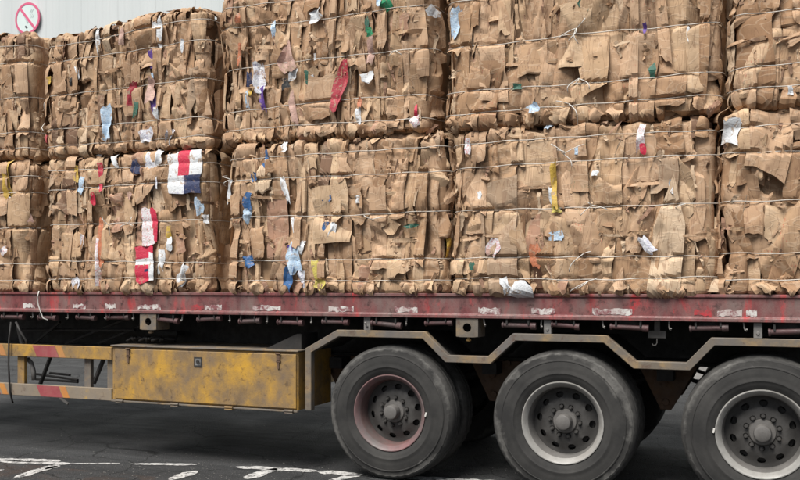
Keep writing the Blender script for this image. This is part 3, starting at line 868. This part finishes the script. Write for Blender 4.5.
class Bale:
    def __init__(b, x0, x1, z0, z1, seed, label, depth=2.3, y0=.02, bulge=.06, tilt=0):
        b.W, b.H, b.D = x1 - x0, z1 - z0, depth
        b.rs = np.random.RandomState(seed); b.rnd = random.Random(seed)
        b.o = Vector(((x0 + x1) / 2, y0, z0))
        b.root = empty('cardboard_bale', b.o, label, 'cardboard bale', 'baled cardboard stacked on the trailer')
        b.r = .11; b.bulge = bulge
        b.n1 = Noise(b.rs, 3.5); b.n2 = Noise(b.rs, 9); b.n3 = Noise(b.rs, 5)
        b.wires = [w * b.H + b.rs.uniform(-.012, .012) for w in WIRES]
        b.folds = [w * b.H + b.rs.uniform(-.02, .02) for w in FOLDS]
        b.sag = [Noise(b.rs, 2.2, 3) for _ in b.wires]
        b.slope = [b.rs.uniform(-.008, .008) for _ in b.wires]
        b.tilt = tilt
    def tw(b, i, s): return b.wires[i] + .006 * b.sag[i](s, 0 * s) + b.slope[i] * s
    def dent(b, s, t):
        g = 0
        for i in range(len(b.wires)): g = np.maximum(g, np.exp(-((t - b.tw(i, s)) / .020) ** 2))
        f = 0
        for tf in b.folds: f = np.maximum(f, np.exp(-((t - tf - .012 * b.sag[0](s * 2, 0 * s)) / .02) ** 2))
        return g, f
    def surf(b, s, t, off):
        """rounded block: s runs round the front and both ends, t up the face and over the top"""
        W, H, r = b.W, b.H, b.r
        s = np.asarray(s, float); t = np.asarray(t, float)
        g, f = b.dent(s, t)
        lump = .010 * b.n1(s, t) + .004 * b.n2(s, t)
        hw = W / 2
        q = np.pi / 2 * r
        a = np.clip((np.abs(s) - (hw - r)) / r, 0, np.pi / 2)
        ext = np.maximum(0, np.abs(s) - (hw - r) - q)
        sg = np.sign(s)
        fx = np.where(np.abs(s) < hw - r, s, sg * (hw - r + r * np.sin(a)))
        fy = r * (1 - np.cos(a)) + ext
        nx, ny = sg * np.sin(a), -np.cos(a)
        # over the top / under the bottom
        def wrap(tt, lim):
            # the top edge is rounder than the bottom one
            c = np.clip((tt - (lim - r)) / r, 0, np.pi / 2); e = np.maximum(0, tt - (lim - r) - q)
            return c, r * (1 - np.cos(c)) + e, np.where(tt < lim - r, tt, lim - r + r * np.sin(c))
        r = .065; q = np.pi / 2 * r
        c1, i1, z1 = wrap(t, H)
        r = .025; q = np.pi / 2 * r
        c2, i2, z2 = wrap(H - t, H)
        up = t > H / 2
        z = np.where(up, z1, H - z2); ins = np.where(up, i1, i2); c = np.where(up, c1, -c2)
        z = z + b.tilt * fx * (t / H)
        sm = np.clip(ext / .40, 0, 1); fx = fx + sg * b.bulge * sm * sm * (3 - 2 * sm)
        o = off + lump - .008 * g - .002 * f - .045 * np.exp(-((H - t) / .035) ** 2) - .012 * np.exp(-(t / .02) ** 2)
        px = fx - nx * ins + nx * np.cos(c) * o
        py = fy - ny * ins + ny * np.cos(c) * o
        pz = z + np.sin(c) * np.clip(o, -.04, .035)
        return px, py, pz
    def mesh(b, P, nu, nv, U, V, mat, name, mats=None, mi=None, label=None):
        me = bpy.data.meshes.new(name)
        n = nu * nv
        co = np.stack([c.ravel() for c in P], 1).astype(np.float32)
        idx = np.arange(n).reshape(nu, nv)
        q = np.stack([idx[:-1, :-1], idx[1:, :-1], idx[1:, 1:], idx[:-1, 1:]], -1).reshape(-1, 4)
        me.vertices.add(n); me.vertices.foreach_set('co', co.ravel())
        me.loops.add(q.size); me.loops.foreach_set('vertex_index', q.ravel().astype(np.int32))
        me.polygons.add(len(q)); me.polygons.foreach_set('loop_start', np.arange(0, q.size, 4, dtype=np.int32))
        me.polygons.foreach_set('loop_total', np.full(len(q), 4, np.int32))
        me.polygons.foreach_set('use_smooth', np.ones(len(q), bool))
        uvl = me.uv_layers.new(name='UVMap')
        uv = np.stack([U.ravel()[q.ravel()], V.ravel()[q.ravel()]], 1).astype(np.float32)
        uvl.data.foreach_set('uv', uv.ravel())
        for m in (mats or [mat]): me.materials.append(m)
        if mi is not None: me.polygons.foreach_set('material_index', mi.astype(np.int32))
        me.update(calc_edges=True)
        me.set_sharp_from_angle(angle=R(17))
        o = link(name, me, b.root)
        if label: o['label'] = label
        return o
    def sheet(b, s0, t0, w, l, phi, d, tilt, kind, mat, name='cardboard_sheet', crease=None, tuck=None, label=None, cap=.05, mats=None, mif=None, taper=None, lim=True):
        rs = b.rs
        nu = int(np.clip(round(w / .008), 4, 20)); nv = int(np.clip(round(l / .013), 7, 44))
        u = np.linspace(-1, 1, nu)[:, None] * np.ones(nv)[None]; v = np.linspace(-1, 1, nv)[None] * np.ones(nu)[:, None]
        p1, p2, p3, p4 = rs.uniform(0, 6.28, 4)
        jag = .09 if kind not in ('scrap', 'page') else .045
        tp_ = taper if taper is not None else (rs.uniform(.2, .9) if rs.rand() < (.16 if kind in ('page', 'scrap') else .45) else rs.uniform(0, .12))
        kn = np.linspace(-1, 1, 7)
        jl = np.interp(v[0], kn, rs.uniform(-1, 1, 7))[None]; jr = np.interp(v[0], kn, rs.uniform(-1, 1, 7))[None]
        a = u * w / 2 * (1 + jag * 2.0 * np.where(u > 0, jr, jl)) * (1 - tp_ * np.clip((v * (1 if p3 > 3 else -1)) * 1.4 - .4, 0, 1))
        k2 = np.linspace(-1, 1, 5); je = np.interp(u[:, 0], k2, rs.uniform(-1, 1, 5))[:, None]; jf = np.interp(u[:, 0], k2, rs.uniform(-1, 1, 5))[:, None]
        bb = v * l / 2 * (1 + rs.uniform(-.12, .12) * u) + np.where(v > 0, je * v, jf * v) * min(.022, l * .10)
        c, s_ = math.cos(phi), math.sin(phi)
        S = s0 + a * c - bb * s_; T = t0 + a * s_ + bb * c
        if kind == 'scrap' and mif is None:
            z1 = np.interp(v[0], np.linspace(-1, 1, 4), rs.uniform(.45, 1.3, 4)); z2 = np.interp(v[0], np.linspace(-1, 1, 4), rs.uniform(.45, 1.3, 4))
            f_ = np.where(u > 0, z1[None], z2[None]); S = s0 + a * f_ * c - bb * s_; T = t0 + a * f_ * s_ + bb * c
        h = d + tilt[0] * a + tilt[1] * bb
        # sharp creases, mostly upright
        for _ in range(crease if crease is not None else rs.randint(1, 4)):
            th = rs.normal(0, .22) if rs.rand() < .72 else rs.uniform(-1.6, 1.6)
            cc = rs.uniform(-.5, .5)
            dd = a * math.cos(th) + bb * math.sin(th) - cc * (w * .5 * abs(math.cos(th)) + l * .5 * abs(math.sin(th)))
            am = rs.uniform(.08, .42) * (1 if rs.rand() < .55 else -1)
            h = h - am * (np.abs(dd) - w * .18)
        # buckles
        if rs.rand() < .2 and kind != 'scrap':
            fr = rs.uniform(35, 80); th = rs.normal(0, .3)
            dd = (bb * math.cos(th) + a * math.sin(th)) * fr + 1.2 * np.sin(a * 30)
            h = h + rs.uniform(.003, .007) * (np.abs(np.mod(dd / 3.14, 2) - 1) * 2 - 1)
        wv = .35 if kind == 'scrap' else 1
        h = h + wv * (.0012 * np.sin(a * 38 + p1 + 2 * np.sin(bb * 9 + p2)) + .0018 * np.sin(bb * 19 + p4 + 2 * np.sin(a * 21 + p3)))
        # edges turned back into the bale, some left free
        tk = tuck if tuck is not None else (rs.uniform(0, 1, 4) < np.array([.3, .3, .3, .3])) * rs.uniform(.01, .03, 4)
        e = lambda x: np.clip((x - .86) / .14, 0, 1) ** 1.3
        h = h - tk[0] * e(u) - tk[1] * e(-u) - tk[2] * e(v * 1.0) - tk[3] * e(-v)
        h = np.clip(h, -.06, cap)
        if lim:
            g, f = b.dent(S, T)
            L = .022 + .045 * (1 - g)
            h = np.minimum(h, L)
        P = b.surf(S, T, h)
        mi = None
        if mif is not None:
            uc = (u[:-1, :-1] + u[1:, 1:]) / 2; vc = (v[:-1, :-1] + v[1:, 1:]) / 2
            mi = mif(uc, vc).ravel()
        return b.mesh(P, nu, nv, a + rs.uniform(0, 5), bb + rs.uniform(0, 5), mat, name, mats, mi, label)
    def cmat(b):
        r = b.rnd.random()
        return M['card'] if r < .76 else M['cardl'] if r < .79 else M['cardd'] if r < .80 else M['cardr'] if r < .82 else M['cardg'] if r < .835 else M['card1'] if r < .92 else M['card2'] if r < .955 else M['card3'] if r < .975 else M['card4']
    def fill(b, n_flap=52, n_shard=36, ends=.45, k_=1.0, n_big=5):
        rnd, rs = b.rnd, b.rs
        # core
        bm = bmesh.new()
        bmesh.ops.create_cube(bm, size=1)
        for v in bm.verts: v.co = Vector((v.co.x * (b.W - .10), .05 + (v.co.y + .5) * (b.D - .05), .003 + (v.co.z + .5) * (b.H - .075)))
        bmesh.ops.subdivide_edges(bm, edges=bm.edges, cuts=14, use_grid_fill=True)
        for v in bm.verts:
            sm = min(1, max(0, (v.co.y - .15) / .4)); v.co.x *= 1 + 2 * (b.bulge + .035) * sm / b.W
            k = .016 * float(b.n1(v.co.x + v.co.y, v.co.z)) + .012 * float(b.n2(v.co.x - v.co.y, v.co.z))
            d = Vector((v.co.x / b.W * 2, (v.co.y / b.D - .5) * 2, max(0, (v.co.z / b.H - .5) * 1.2))); v.co += d * k
            v.co.z += b.tilt * v.co.x * v.co.z / b.H
        finish(bm, 'bale_core', M['card'], b.root, smooth=True)
        # upright sheets, column by column
        cuts = sorted(b.wires + b.folds)
        s = -b.W / 2 - ends
        smax = b.W / 2 + ends
        while s < smax:
            onside = abs(s) > b.W / 2 + .05
            wd = rnd.choice([.035, .05, .07, .09, .12, .16]) * rnd.uniform(.85, 1.15) * (1.9 if onside else k_)
            t = -rnd.uniform(0, .10)
            while t < b.H + .12:
                ln = rnd.choice([.26, .36, .5, .65, .85]) * rnd.uniform(.8, 1.2) * (1.4 if onside else 1)
                te = t + ln
                if rnd.random() < .4:
                    te = min(cuts + [b.H], key=lambda q: abs(q - te)) + rnd.uniform(-.015, .025)
                if te - t < .09: te = t + .12
                L = (te - t) * 1.14
                b.sheet(s + wd / 2 + rnd.uniform(-.015, .015), (t + te) / 2, wd * rnd.uniform(1.1, 1.45), L, rnd.gauss(0, .055),
                        rnd.uniform(-.010, .020), (rnd.choice([-1, 1, 1]) * rnd.uniform(.04, .30), rnd.uniform(-.05, .05)), 'page', b.cmat())
                t = te
            s += wd
        for k in range(n_big):
            b.sheet(rnd.uniform(-b.W / 2 + .12, b.W / 2 - .12), rnd.uniform(.2, b.H - .2), rnd.uniform(.18, .34), rnd.uniform(.24, .5), rnd.gauss(0, .12), rnd.uniform(.012, .024),
                    (rnd.uniform(-.08, .08), rnd.uniform(-.04, .04)), 'page', b.cmat(), crease=2, tuck=[0, 0, .01, .01])
        for k in range(n_flap):
            near = rnd.random() < .45
            t0 = (rnd.choice(cuts + [b.H - .02, .03]) + rnd.choice([-1, 1]) * rnd.uniform(.03, .07)) if near else rnd.uniform(0, b.H)
            b.sheet(rnd.uniform(-b.W / 2 - .12, b.W / 2 + .12), t0, rnd.uniform(.06, .18), rnd.uniform(.16, .42), rnd.gauss(0, .22), rnd.uniform(.006, .018),
                    (rnd.uniform(-.18, .18), rnd.uniform(-.06, .06)), 'flap', b.cmat(), cap=.055)
        for k in range(int(9 * b.W)):      # splayed ends spilling over the deck edge
            b.sheet(rnd.uniform(-b.W / 2, b.W / 2), rnd.uniform(.035, .08), rnd.uniform(.05, .12), rnd.uniform(.07, .13), rnd.gauss(0, .5), rnd.uniform(.024, .04),
                    (rnd.uniform(-.5, .5), rnd.uniform(-.45, -.1)), 'flap', b.cmat(), crease=4, tuck=[0, 0, .03, 0], cap=.07, taper=rnd.uniform(.1, .6))
        for k in range(n_shard):
            q = rnd.random()
            if q < .30: t0 = b.H + rnd.uniform(-.05, .02)
            elif q < .45: t0 = rnd.uniform(-.01, .05)
            elif q < .8: t0 = rnd.choice(cuts) + rnd.uniform(-.03, .03)
            else: t0 = rnd.uniform(0, b.H)
            tri = rnd.random() < .5
            b.sheet(rnd.uniform(-b.W / 2 - .05, b.W / 2 + .05), t0, rnd.uniform(.025, .075), rnd.uniform(.05, .15), rnd.uniform(-1.5, 1.5), rnd.uniform(.012, .032),
                    (rnd.uniform(-.4, .4), rnd.uniform(-.3, .3)), 'shard', M['cardd'] if q < .2 and rnd.random() < .5 else b.cmat(), crease=1, tuck=[0, .02 * (rnd.random() < .4), 0, .02], cap=.07, lim=rnd.random() < .5)  # dark shards at the top edge paint shade into the seam
        for k in range(9):      # ragged turned edges along the folds
            tf = rnd.choice(b.folds)
            b.sheet(rnd.uniform(-b.W / 2, b.W / 2), tf + rnd.uniform(-.014, .014), rnd.uniform(.08, .28), rnd.uniform(.016, .034), rnd.gauss(0, .06), rnd.uniform(.026, .036),
                    (rnd.uniform(-.05, .05), rnd.uniform(-.5, .5)), 'shard', b.cmat(), crease=2, tuck=[.02, .02, 0, 0], cap=.06, lim=False, taper=.2)
        # slivers and torn edges too small to tell apart: one joined part
        PV, PF, PM = [], [], []; base = 0
        for k in range(210):
            q = rnd.random()
            t0 = rnd.choice([b.H, b.H, .0] + cuts) + rnd.gauss(0, .03) if q < .5 else rnd.uniform(0, b.H)
            s0 = rnd.uniform(-b.W / 2 - .1, b.W / 2 + .1)
            flat = rnd.random() < .10
            w_ = rnd.uniform(.006, .022); l_ = rnd.uniform(.03, .20) if q > .5 else rnd.uniform(.02, .08)
            phi = rnd.gauss(0, .25) + (1.57 if flat else 0)
            n_ = 6; vv = np.linspace(-1, 1, n_)
            wl = rs.uniform(.1, 1, n_) * w_; wr = rs.uniform(.1, 1, n_) * w_
            d0 = rnd.uniform(.010, .030); ta = rnd.uniform(-1., 1.)
            A = np.stack([-wl, wr], 1); B = np.stack([vv, vv], 1) * l_ / 2 + rs.uniform(-.006, .006, (n_, 2))
            S_ = s0 + A * math.cos(phi) - B * math.sin(phi); T_ = t0 + A * math.sin(phi) + B * math.cos(phi)
            Hh = np.clip(d0 + ta * A + rs.uniform(-.006, .008, (n_, 1)), -.02, .055)
            px_, py_, pz_ = b.surf(S_, T_, Hh)
            PV.append(np.stack([px_, py_, pz_], -1).reshape(-1, 3))
            for j in range(n_ - 1): PF.append((base + 2 * j, base + 2 * j + 1, base + 2 * j + 3, base + 2 * j + 2))
            PM += [rnd.choice([0, 0, 0, 1, 1, 2, 3])] * (n_ - 1); base += 2 * n_
        me = bpy.data.meshes.new('cardboard_slivers'); me.from_pydata([tuple(map(float, p)) for p in np.concatenate(PV)], [], PF)
        for m in ('card', 'cardl', 'cardd', 'cardr'): me.materials.append(M[m])
        me.uv_layers.new(name='UVMap')
        me.polygons.foreach_set('material_index', np.array(PM, np.int32)); me.update()
        o = link('cardboard_slivers', me, b.root); o['kind'] = 'stuff'
        # wires
        for i in range(len(b.wires)):
            ss = np.linspace(-b.W / 2 - .7, b.W / 2 + .7, 110)
            tt = b.tw(i, ss) + .0035 * np.sin(ss * 17 + i)
            P = list(b.surf(ss, tt, np.full_like(ss, .031)))
            ker = np.ones(13) / 13; sm_ = np.convolve(np.pad(P[1], 6, mode='edge'), ker, 'valid')
            fr = np.abs(ss) < b.W / 2 - .16
            P[1] = np.where(fr, np.minimum(sm_ - .002, P[1] + .004), P[1])
            bm = bmesh.new(); tube(bm, list(zip(*[list(map(float, c)) for c in P])), .0036, 5)
            finish(bm, 'baling_wire', M['wire'], b.root, smooth=True)
    def local(b, px, py):
        p = at(px, py, b.o.y); return p.x - b.o.x, p.z - b.o.z
    def scrap(b, px, py, wp, hp, rot, m, d=.041, crease=3, name='paper_scrap', label=None, taper=None, mats=None, mif=None):
        """size in pixels of the photograph at 800 wide, converted to metres here"""
        s, t = b.local(px, py)
        k = 1 / (126 * (px + 1820) / 2210)
        return b.sheet(s, t, wp * k * 1.05, hp * k, R(rot), d, (b.rnd.uniform(-.1, .1), b.rnd.uniform(-.06, .06)), 'scrap', M[m] if m else None, name,
                crease=crease, tuck=[0, 0, 0, 0], cap=.07, label=label, taper=taper, mats=mats, mif=mif, lim=False)
    def knot(b, px, py, tails, r=.0033):
        for (dx, dy, bend) in tails:
            s, t = b.local(px, py); k = 1 / (126 * (px + 1820) / 2210)
            ts = np.linspace(0, 1, 9)
            ss = s + dx * k * ts + bend * k * np.sin(ts * 3.14) ; tt = t - dy * k * ts
            P = b.surf(ss, tt, .05 + .035 * np.sin(ts * 2.6))
            bm = bmesh.new(); tube(bm, list(zip(*[list(map(float, c)) for c in P])), r, 5)
            finish(bm, 'wire_tail', M['rope'], b.root, smooth=True)

ZM = 2.735
def bx(px): return X(px, .02)
G = .0
L0 = Bale(bx(-165), bx(31), DECK, ZM - .01, 101, 'cardboard bale at the far left of the lower row, cut off by the frame', tilt=-.01)
L1 = Bale(bx(47), bx(209), DECK, ZM, 102, 'lower bale with red, white and navy printed boxes crushed in its face')
L2 = Bale(bx(229), bx(446), DECK, ZM + .0, 103, 'lower bale with blue scraps and a yellow film scrap near its bottom edge')
L3 = Bale(bx(453), bx(714), DECK, ZM - .0, 104, 'wide lower bale with white wire ends and a torn white scrap at its bottom')
L4 = Bale(bx(721), bx(1010), DECK, ZM + .01, 105, 'lower bale at the right edge with one upright white label near its top')
U0 = Bale(bx(-160), bx(31), ZM + .01, 3.95, 106, 'upper bale below the no smoking sign at the far left', tilt=0)
U1 = Bale(bx(46), bx(205), ZM + .005, 3.925, 107, 'upper bale with a pale blue scrap and a small purple scrap on its face', tilt=.05)
U2 = Bale(bx(222), bx(431), ZM + .01, 4.03, 108, 'upper bale with a long dark red strip and white printed sheet in its face')
U3 = Bale(bx(446), bx(718), ZM - .005, 4.02, 109, 'wide plain upper bale with twisted white wire ends near its middle')
U4 = Bale(bx(733), bx(1010), ZM + .02, 4.0, 110, 'upper bale at the right edge, above the one with the white label')
for b, kk, nf, ns, nb in ((L0, .9, 46, 34, 2), (L1, .85, 50, 44, 3), (L2, 1.0, 40, 30, 6), (L3, 1.3, 36, 26, 9), (L4, 1.35, 34, 20, 6),
                       (U0, .95, 40, 30, 4), (U1, .85, 50, 46, 4), (U2, .8, 48, 40, 4), (U3, 1.35, 34, 26, 10), (U4, 1.5, 30, 22, 8)):
    b.fill(nf, ns, .45, kk, nb)

# --- coloured scraps pressed into the faces
S = U1.scrap
S(162, 38, 10, 28, 8, 'white', taper=.6); S(154, 62, 6, 17, 0, 'purple'); S(154, 92, 8, 24, -6, 'pink', label='pink and white printed scrap'); S(155, 104, 6, 16, 0, 'purple')
S(158, 113, 5, 12, 0, 'white'); S(133, 99, 9, 30, -18, 'red'); S(138, 109, 6, 18, -4, 'dgreen'); S(111, 124, 11, 34, 2, 'lblue'); S(79, 72, 6, 13, 15, 'white', taper=.7)
S(52, 79, 4, 8, 0, 'ochre'); S(150, 136, 13, 13, 20, 'whitep'); S(170, 137, 9, 16, -25, 'whitep'); S(100, 40, 5, 26, 0, 'white'); S(184, 50, 4, 12, 0, 'white', taper=.5)
S(47, 138, 4, 10, 0, 'red'); S(144, 146, 6, 11, 0, 'white'); S(125, 38, 7, 16, 0, 'pink'); S(73, 80, 4, 9, 0, 'black'); S(155, 81, 3, 12, 0, 'lblue')
S = U2.scrap
S(260, 78, 18, 32, 0, 'whitep', label='white printed sheet'); S(264, 100, 7, 22, 4, 'purple'); S(248, 100, 4, 18, 0, 'lblue'); S(250, 80, 5, 14, 0, 'navy'); S(342, 87, 11, 52, -12, 'red', taper=.2, label='long dark red strip')
S(337, 101, 12, 14, 0, 'crimson'); S(318, 17, 15, 12, 20, 'white'); S(389, 5, 14, 12, 20, 'green'); S(381, 3, 6, 10, 0, 'lblue'); S(372, 33, 8, 8, 10, 'green'); S(369, 26, 5, 14, 0, 'dgreen')
S(369, 79, 11, 11, 15, 'white', taper=.7); S(296, 76, 11, 14, -30, 'white', taper=.6); S(287, 84, 8, 10, 10, 'black'); S(316, 84, 6, 15, 10, 'white', taper=.4); S(310, 80, 5, 16, 10, 'dgreen')
S(241, 56, 4, 22, -8, 'orange'); S(359, 118, 7, 20, 0, 'white'); S(415, 122, 12, 12, 30, 'whiter'); S(416, 107, 3, 18, 0, 'crimson'); S(290, 58, 18, 30, 0, 'pink'); S(295, 108, 8, 34, 5, 'pink')
S(430, 12, 12, 10, -20, 'white', taper=.5); S(242, 20, 6, 10, 0, 'orange'); S(275, 30, 6, 16, 0, 'lblue', taper=.6); S(361, 103, 4, 10, 0, 'orange'); S(372, 52, 8, 26, 0, 'pink'); S(317, 58, 3, 7, 0, 'white'); S(252, 93, 6, 6, 0, 'ochre')
S = U3.scrap
S(458, 24, 9, 30, -10, 'lblue', taper=.5); S(690, 35, 5, 15, 12, 'white'); S(536, 110, 10, 10, 30, 'lblue', d=.06); S(585, 8, 10, 16, 0, 'dgreen'); S(518, 88, 9, 6, 0, 'dgreen'); S(653, 72, 7, 14, 0, 'dgreen'); S(645, 30, 4, 10, 0, 'purple')
S = U4.scrap
S(790, 92, 5, 8, 0, 'white')
S = L0.scrap
S(11, 180, 10, 34, 4, 'ochre', label='faded yellow printed strip'); S(12, 201, 5, 10, 0, 'white', taper=.6); S(6, 251, 10, 7, 30, 'whiter'); S(2, 146, 3, 8, 0, 'ochre'); S(28, 217, 4, 12, 20, 'pink')
S = L1.scrap
S(103, 178, 5, 28, 4, 'crimson'); S(97, 199, 6, 12, 0, 'crimson'); S(102, 187, 4, 16, 10, 'white'); S(104, 242, 6, 50, 3, 'orange'); S(102, 262, 7, 48, -2, 'whiter', label='narrow white strip with red print'); S(105, 286, 5, 14, 0, 'orange')
S(118, 162, 8, 13, 20, 'white', taper=.6); S(139, 167, 13, 15, 10, 'navy'); S(154, 172, 15, 34, 12, 'whitep', label='white printed card'); S(163, 158, 8, 12, 0, 'white')
S(84, 185, 7, 16, -10, 'lblue'); S(80, 174, 5, 16, 0, 'ochre'); S(200, 206, 7, 16, 6, 'lblue'); S(205, 219, 6, 8, 0, 'white'); S(171, 243, 7, 15, 0, 'white'); S(79, 283, 10, 12, 0, 'whitep'); S(184, 276, 11, 24, -22, 'white', taper=.5)
S(171, 232, 5, 12, 0, 'ochre'); S(132, 196, 8, 8, 0, 'pink'); S(96, 152, 6, 8, 0, 'white'); S(85, 242, 4, 14, 0, 'whiter'); S(163, 262, 8, 26, 0, 'white')
def flag_mi(u, v):   # red centre stripe between white, a navy band under the right side
    r = np.where(np.abs(u) < .36, 1, 0)
    low = v < -.22
    r = np.where(low, np.where(u > .1, 2, 3), r)
    r = np.where(low & (u < -.1) & (v > -.95), 0, r)
    return r
S(187, 172, 34, 42, 2, None, name='printed_box', d=.052, crease=0, taper=0., mats=[M['white'], M['crimson'], M['navy'], M['whitep']], mif=flag_mi, label='box panel printed in white, red and navy')
def box1(u, v): return np.where(u * .9 + .25 * v > .35, 1, 0)
S(153, 227, 17, 38, 2, None, name='printed_box', d=.052, crease=0, taper=0., mats=[M['whiter'], M['crimson']], mif=box1, label='white box panel with red lettering and red edge')
def box2(u, v): return np.where((u > .35) & (v < .6), 1, np.where((np.abs(v - .1) < .16) & (u < .5), 2, np.where((np.abs(v + .35) < .10) & (u > -.2), 3, 0)))
S(150, 264, 20, 38, 2, None, name='printed_box', d=.052, crease=1, taper=0., mats=[M['crimson'], M['white'], M['white'], M['navy']], mif=box2, label='red box panel with white and dark bands')
S = L2.scrap
S(268, 160, 7, 17, 0, 'blue'); S(258, 178, 9, 9, 20, 'blue'); S(251, 202, 8, 16, -6, 'blue'); S(232, 193, 7, 22, -12, 'white'); S(287, 191, 8, 26, 18, 'white', taper=.5); S(249, 216, 10, 16, 0, 'lblue'); S(251, 262, 12, 12, 20, 'blue')
S(329, 229, 6, 13, 0, 'blue'); S(335, 232, 7, 18, -22, 'white', taper=.4); S(360, 200, 7, 8, 0, 'white'); S(298, 258, 13, 30, 8, 'lblue'); S(302, 246, 8, 14, -20, 'white'); S(292, 277, 10, 22, -20, 'blue'); S(303, 280, 9, 18, 10, 'whitep')
S(319, 274, 9, 30, 12, 'yellow', label='crumpled yellow film'); S(322, 285, 12, 10, 40, 'yellow'); S(288, 149, 7, 9, 0, 'white', taper=.6); S(413, 226, 14, 4, 10, 'dgreen'); S(270, 165, 5, 8, 0, 'white'); S(330, 199, 10, 5, 0, 'blue'); S(296, 225, 4, 14, 20, 'white'); S(448, 248, 7, 18, 0, 'ochre')
S(293, 250, 5, 9, 0, 'purple')
S = L3.scrap
S(641, 140, 9, 30, -8, 'whiter', label='clear and red printed scrap'); S(644, 150, 6, 10, 0, 'crimson'); S(556, 186, 6, 44, 2, 'ochre', label='thin yellow strip'); S(553, 196, 5, 16, 4, 'white'); S(558, 210, 9, 6, 0, 'yellow')
S(494, 247, 15, 17, -25, 'whiter', label='small white card with pink print'); S(557, 236, 13, 9, 5, 'lblue'); S(517, 288, 36, 14, -8, 'white', d=.062, taper=.1, label='torn white paper at the bottom edge'); S(508, 284, 10, 12, 20, 'white', d=.062)
S(648, 245, 9, 20, 35, 'whitep'); S(676, 236, 7, 7, 0, 'white'); S(481, 196, 5, 9, 0, 'white', taper=.5); S(596, 174, 9, 5, 0, 'white'); S(672, 187, 4, 14, 0, 'white'); S(469, 147, 7, 15, 0, 'whiter'); S(474, 266, 6, 8, 0, 'dgreen')
S(579, 151, 6, 8, 0, 'lblue'); S(536, 256, 12, 24, 10, 'orange', label='faded orange printed panel'); S(549, 125, 7, 10, 0, 'lblue'); S(490, 252, 4, 6, 0, 'pink')
S = L4.scrap
S(731, 133, 13, 24, -8, 'white', label='upright white label'); S(736, 124, 10, 7, 10, 'white')
# cable ends left after tying
U3.knot(578, 30, [(-8, 12, 3), (9, -8, 2), (-18, 8, 0), (2, 16, -3)]); U3.knot(580, 80, [(-10, 14, -4), (11, 12, 4), (-4, 6, 2)]); U3.knot(570, 105, [(6, 22, 6), (-12, -3, 0)])
L3.knot(565, 155, [(-12, -10, 2), (9, 14, 3), (20, -8, 0), (-6, -4, 4)]); L3.knot(593, 206, [(-10, 10, 0), (16, 5, 2), (-3, -3, 0)]); L3.knot(585, 254, [(-14, 18, -3), (8, -2, 0)]); L3.knot(590, 281, [(-12, 8, 2), (9, -3, 2), (-18, 10, 0)])
L1.knot(113, 226, [(-7, -9, 0), (3, 10, 2), (8, -2, 0)]); L1.knot(130, 224, [(8, -6, 3), (10, 3, 3), (-6, 4, 0)]); L2.knot(236, 180, [(-14, -6, 2), (-12, 5, 2)]); L2.knot(375, 220, [(16, -2, 0), (-8, -4, 0)])
U2.knot(398, 52, [(8, 6, 0), (-6, 5, 2)]); L3.knot(676, 208, [(10, -3, 0)]); U1.knot(47, 100, [(-6, 14, -4), (2, 30, -9)])
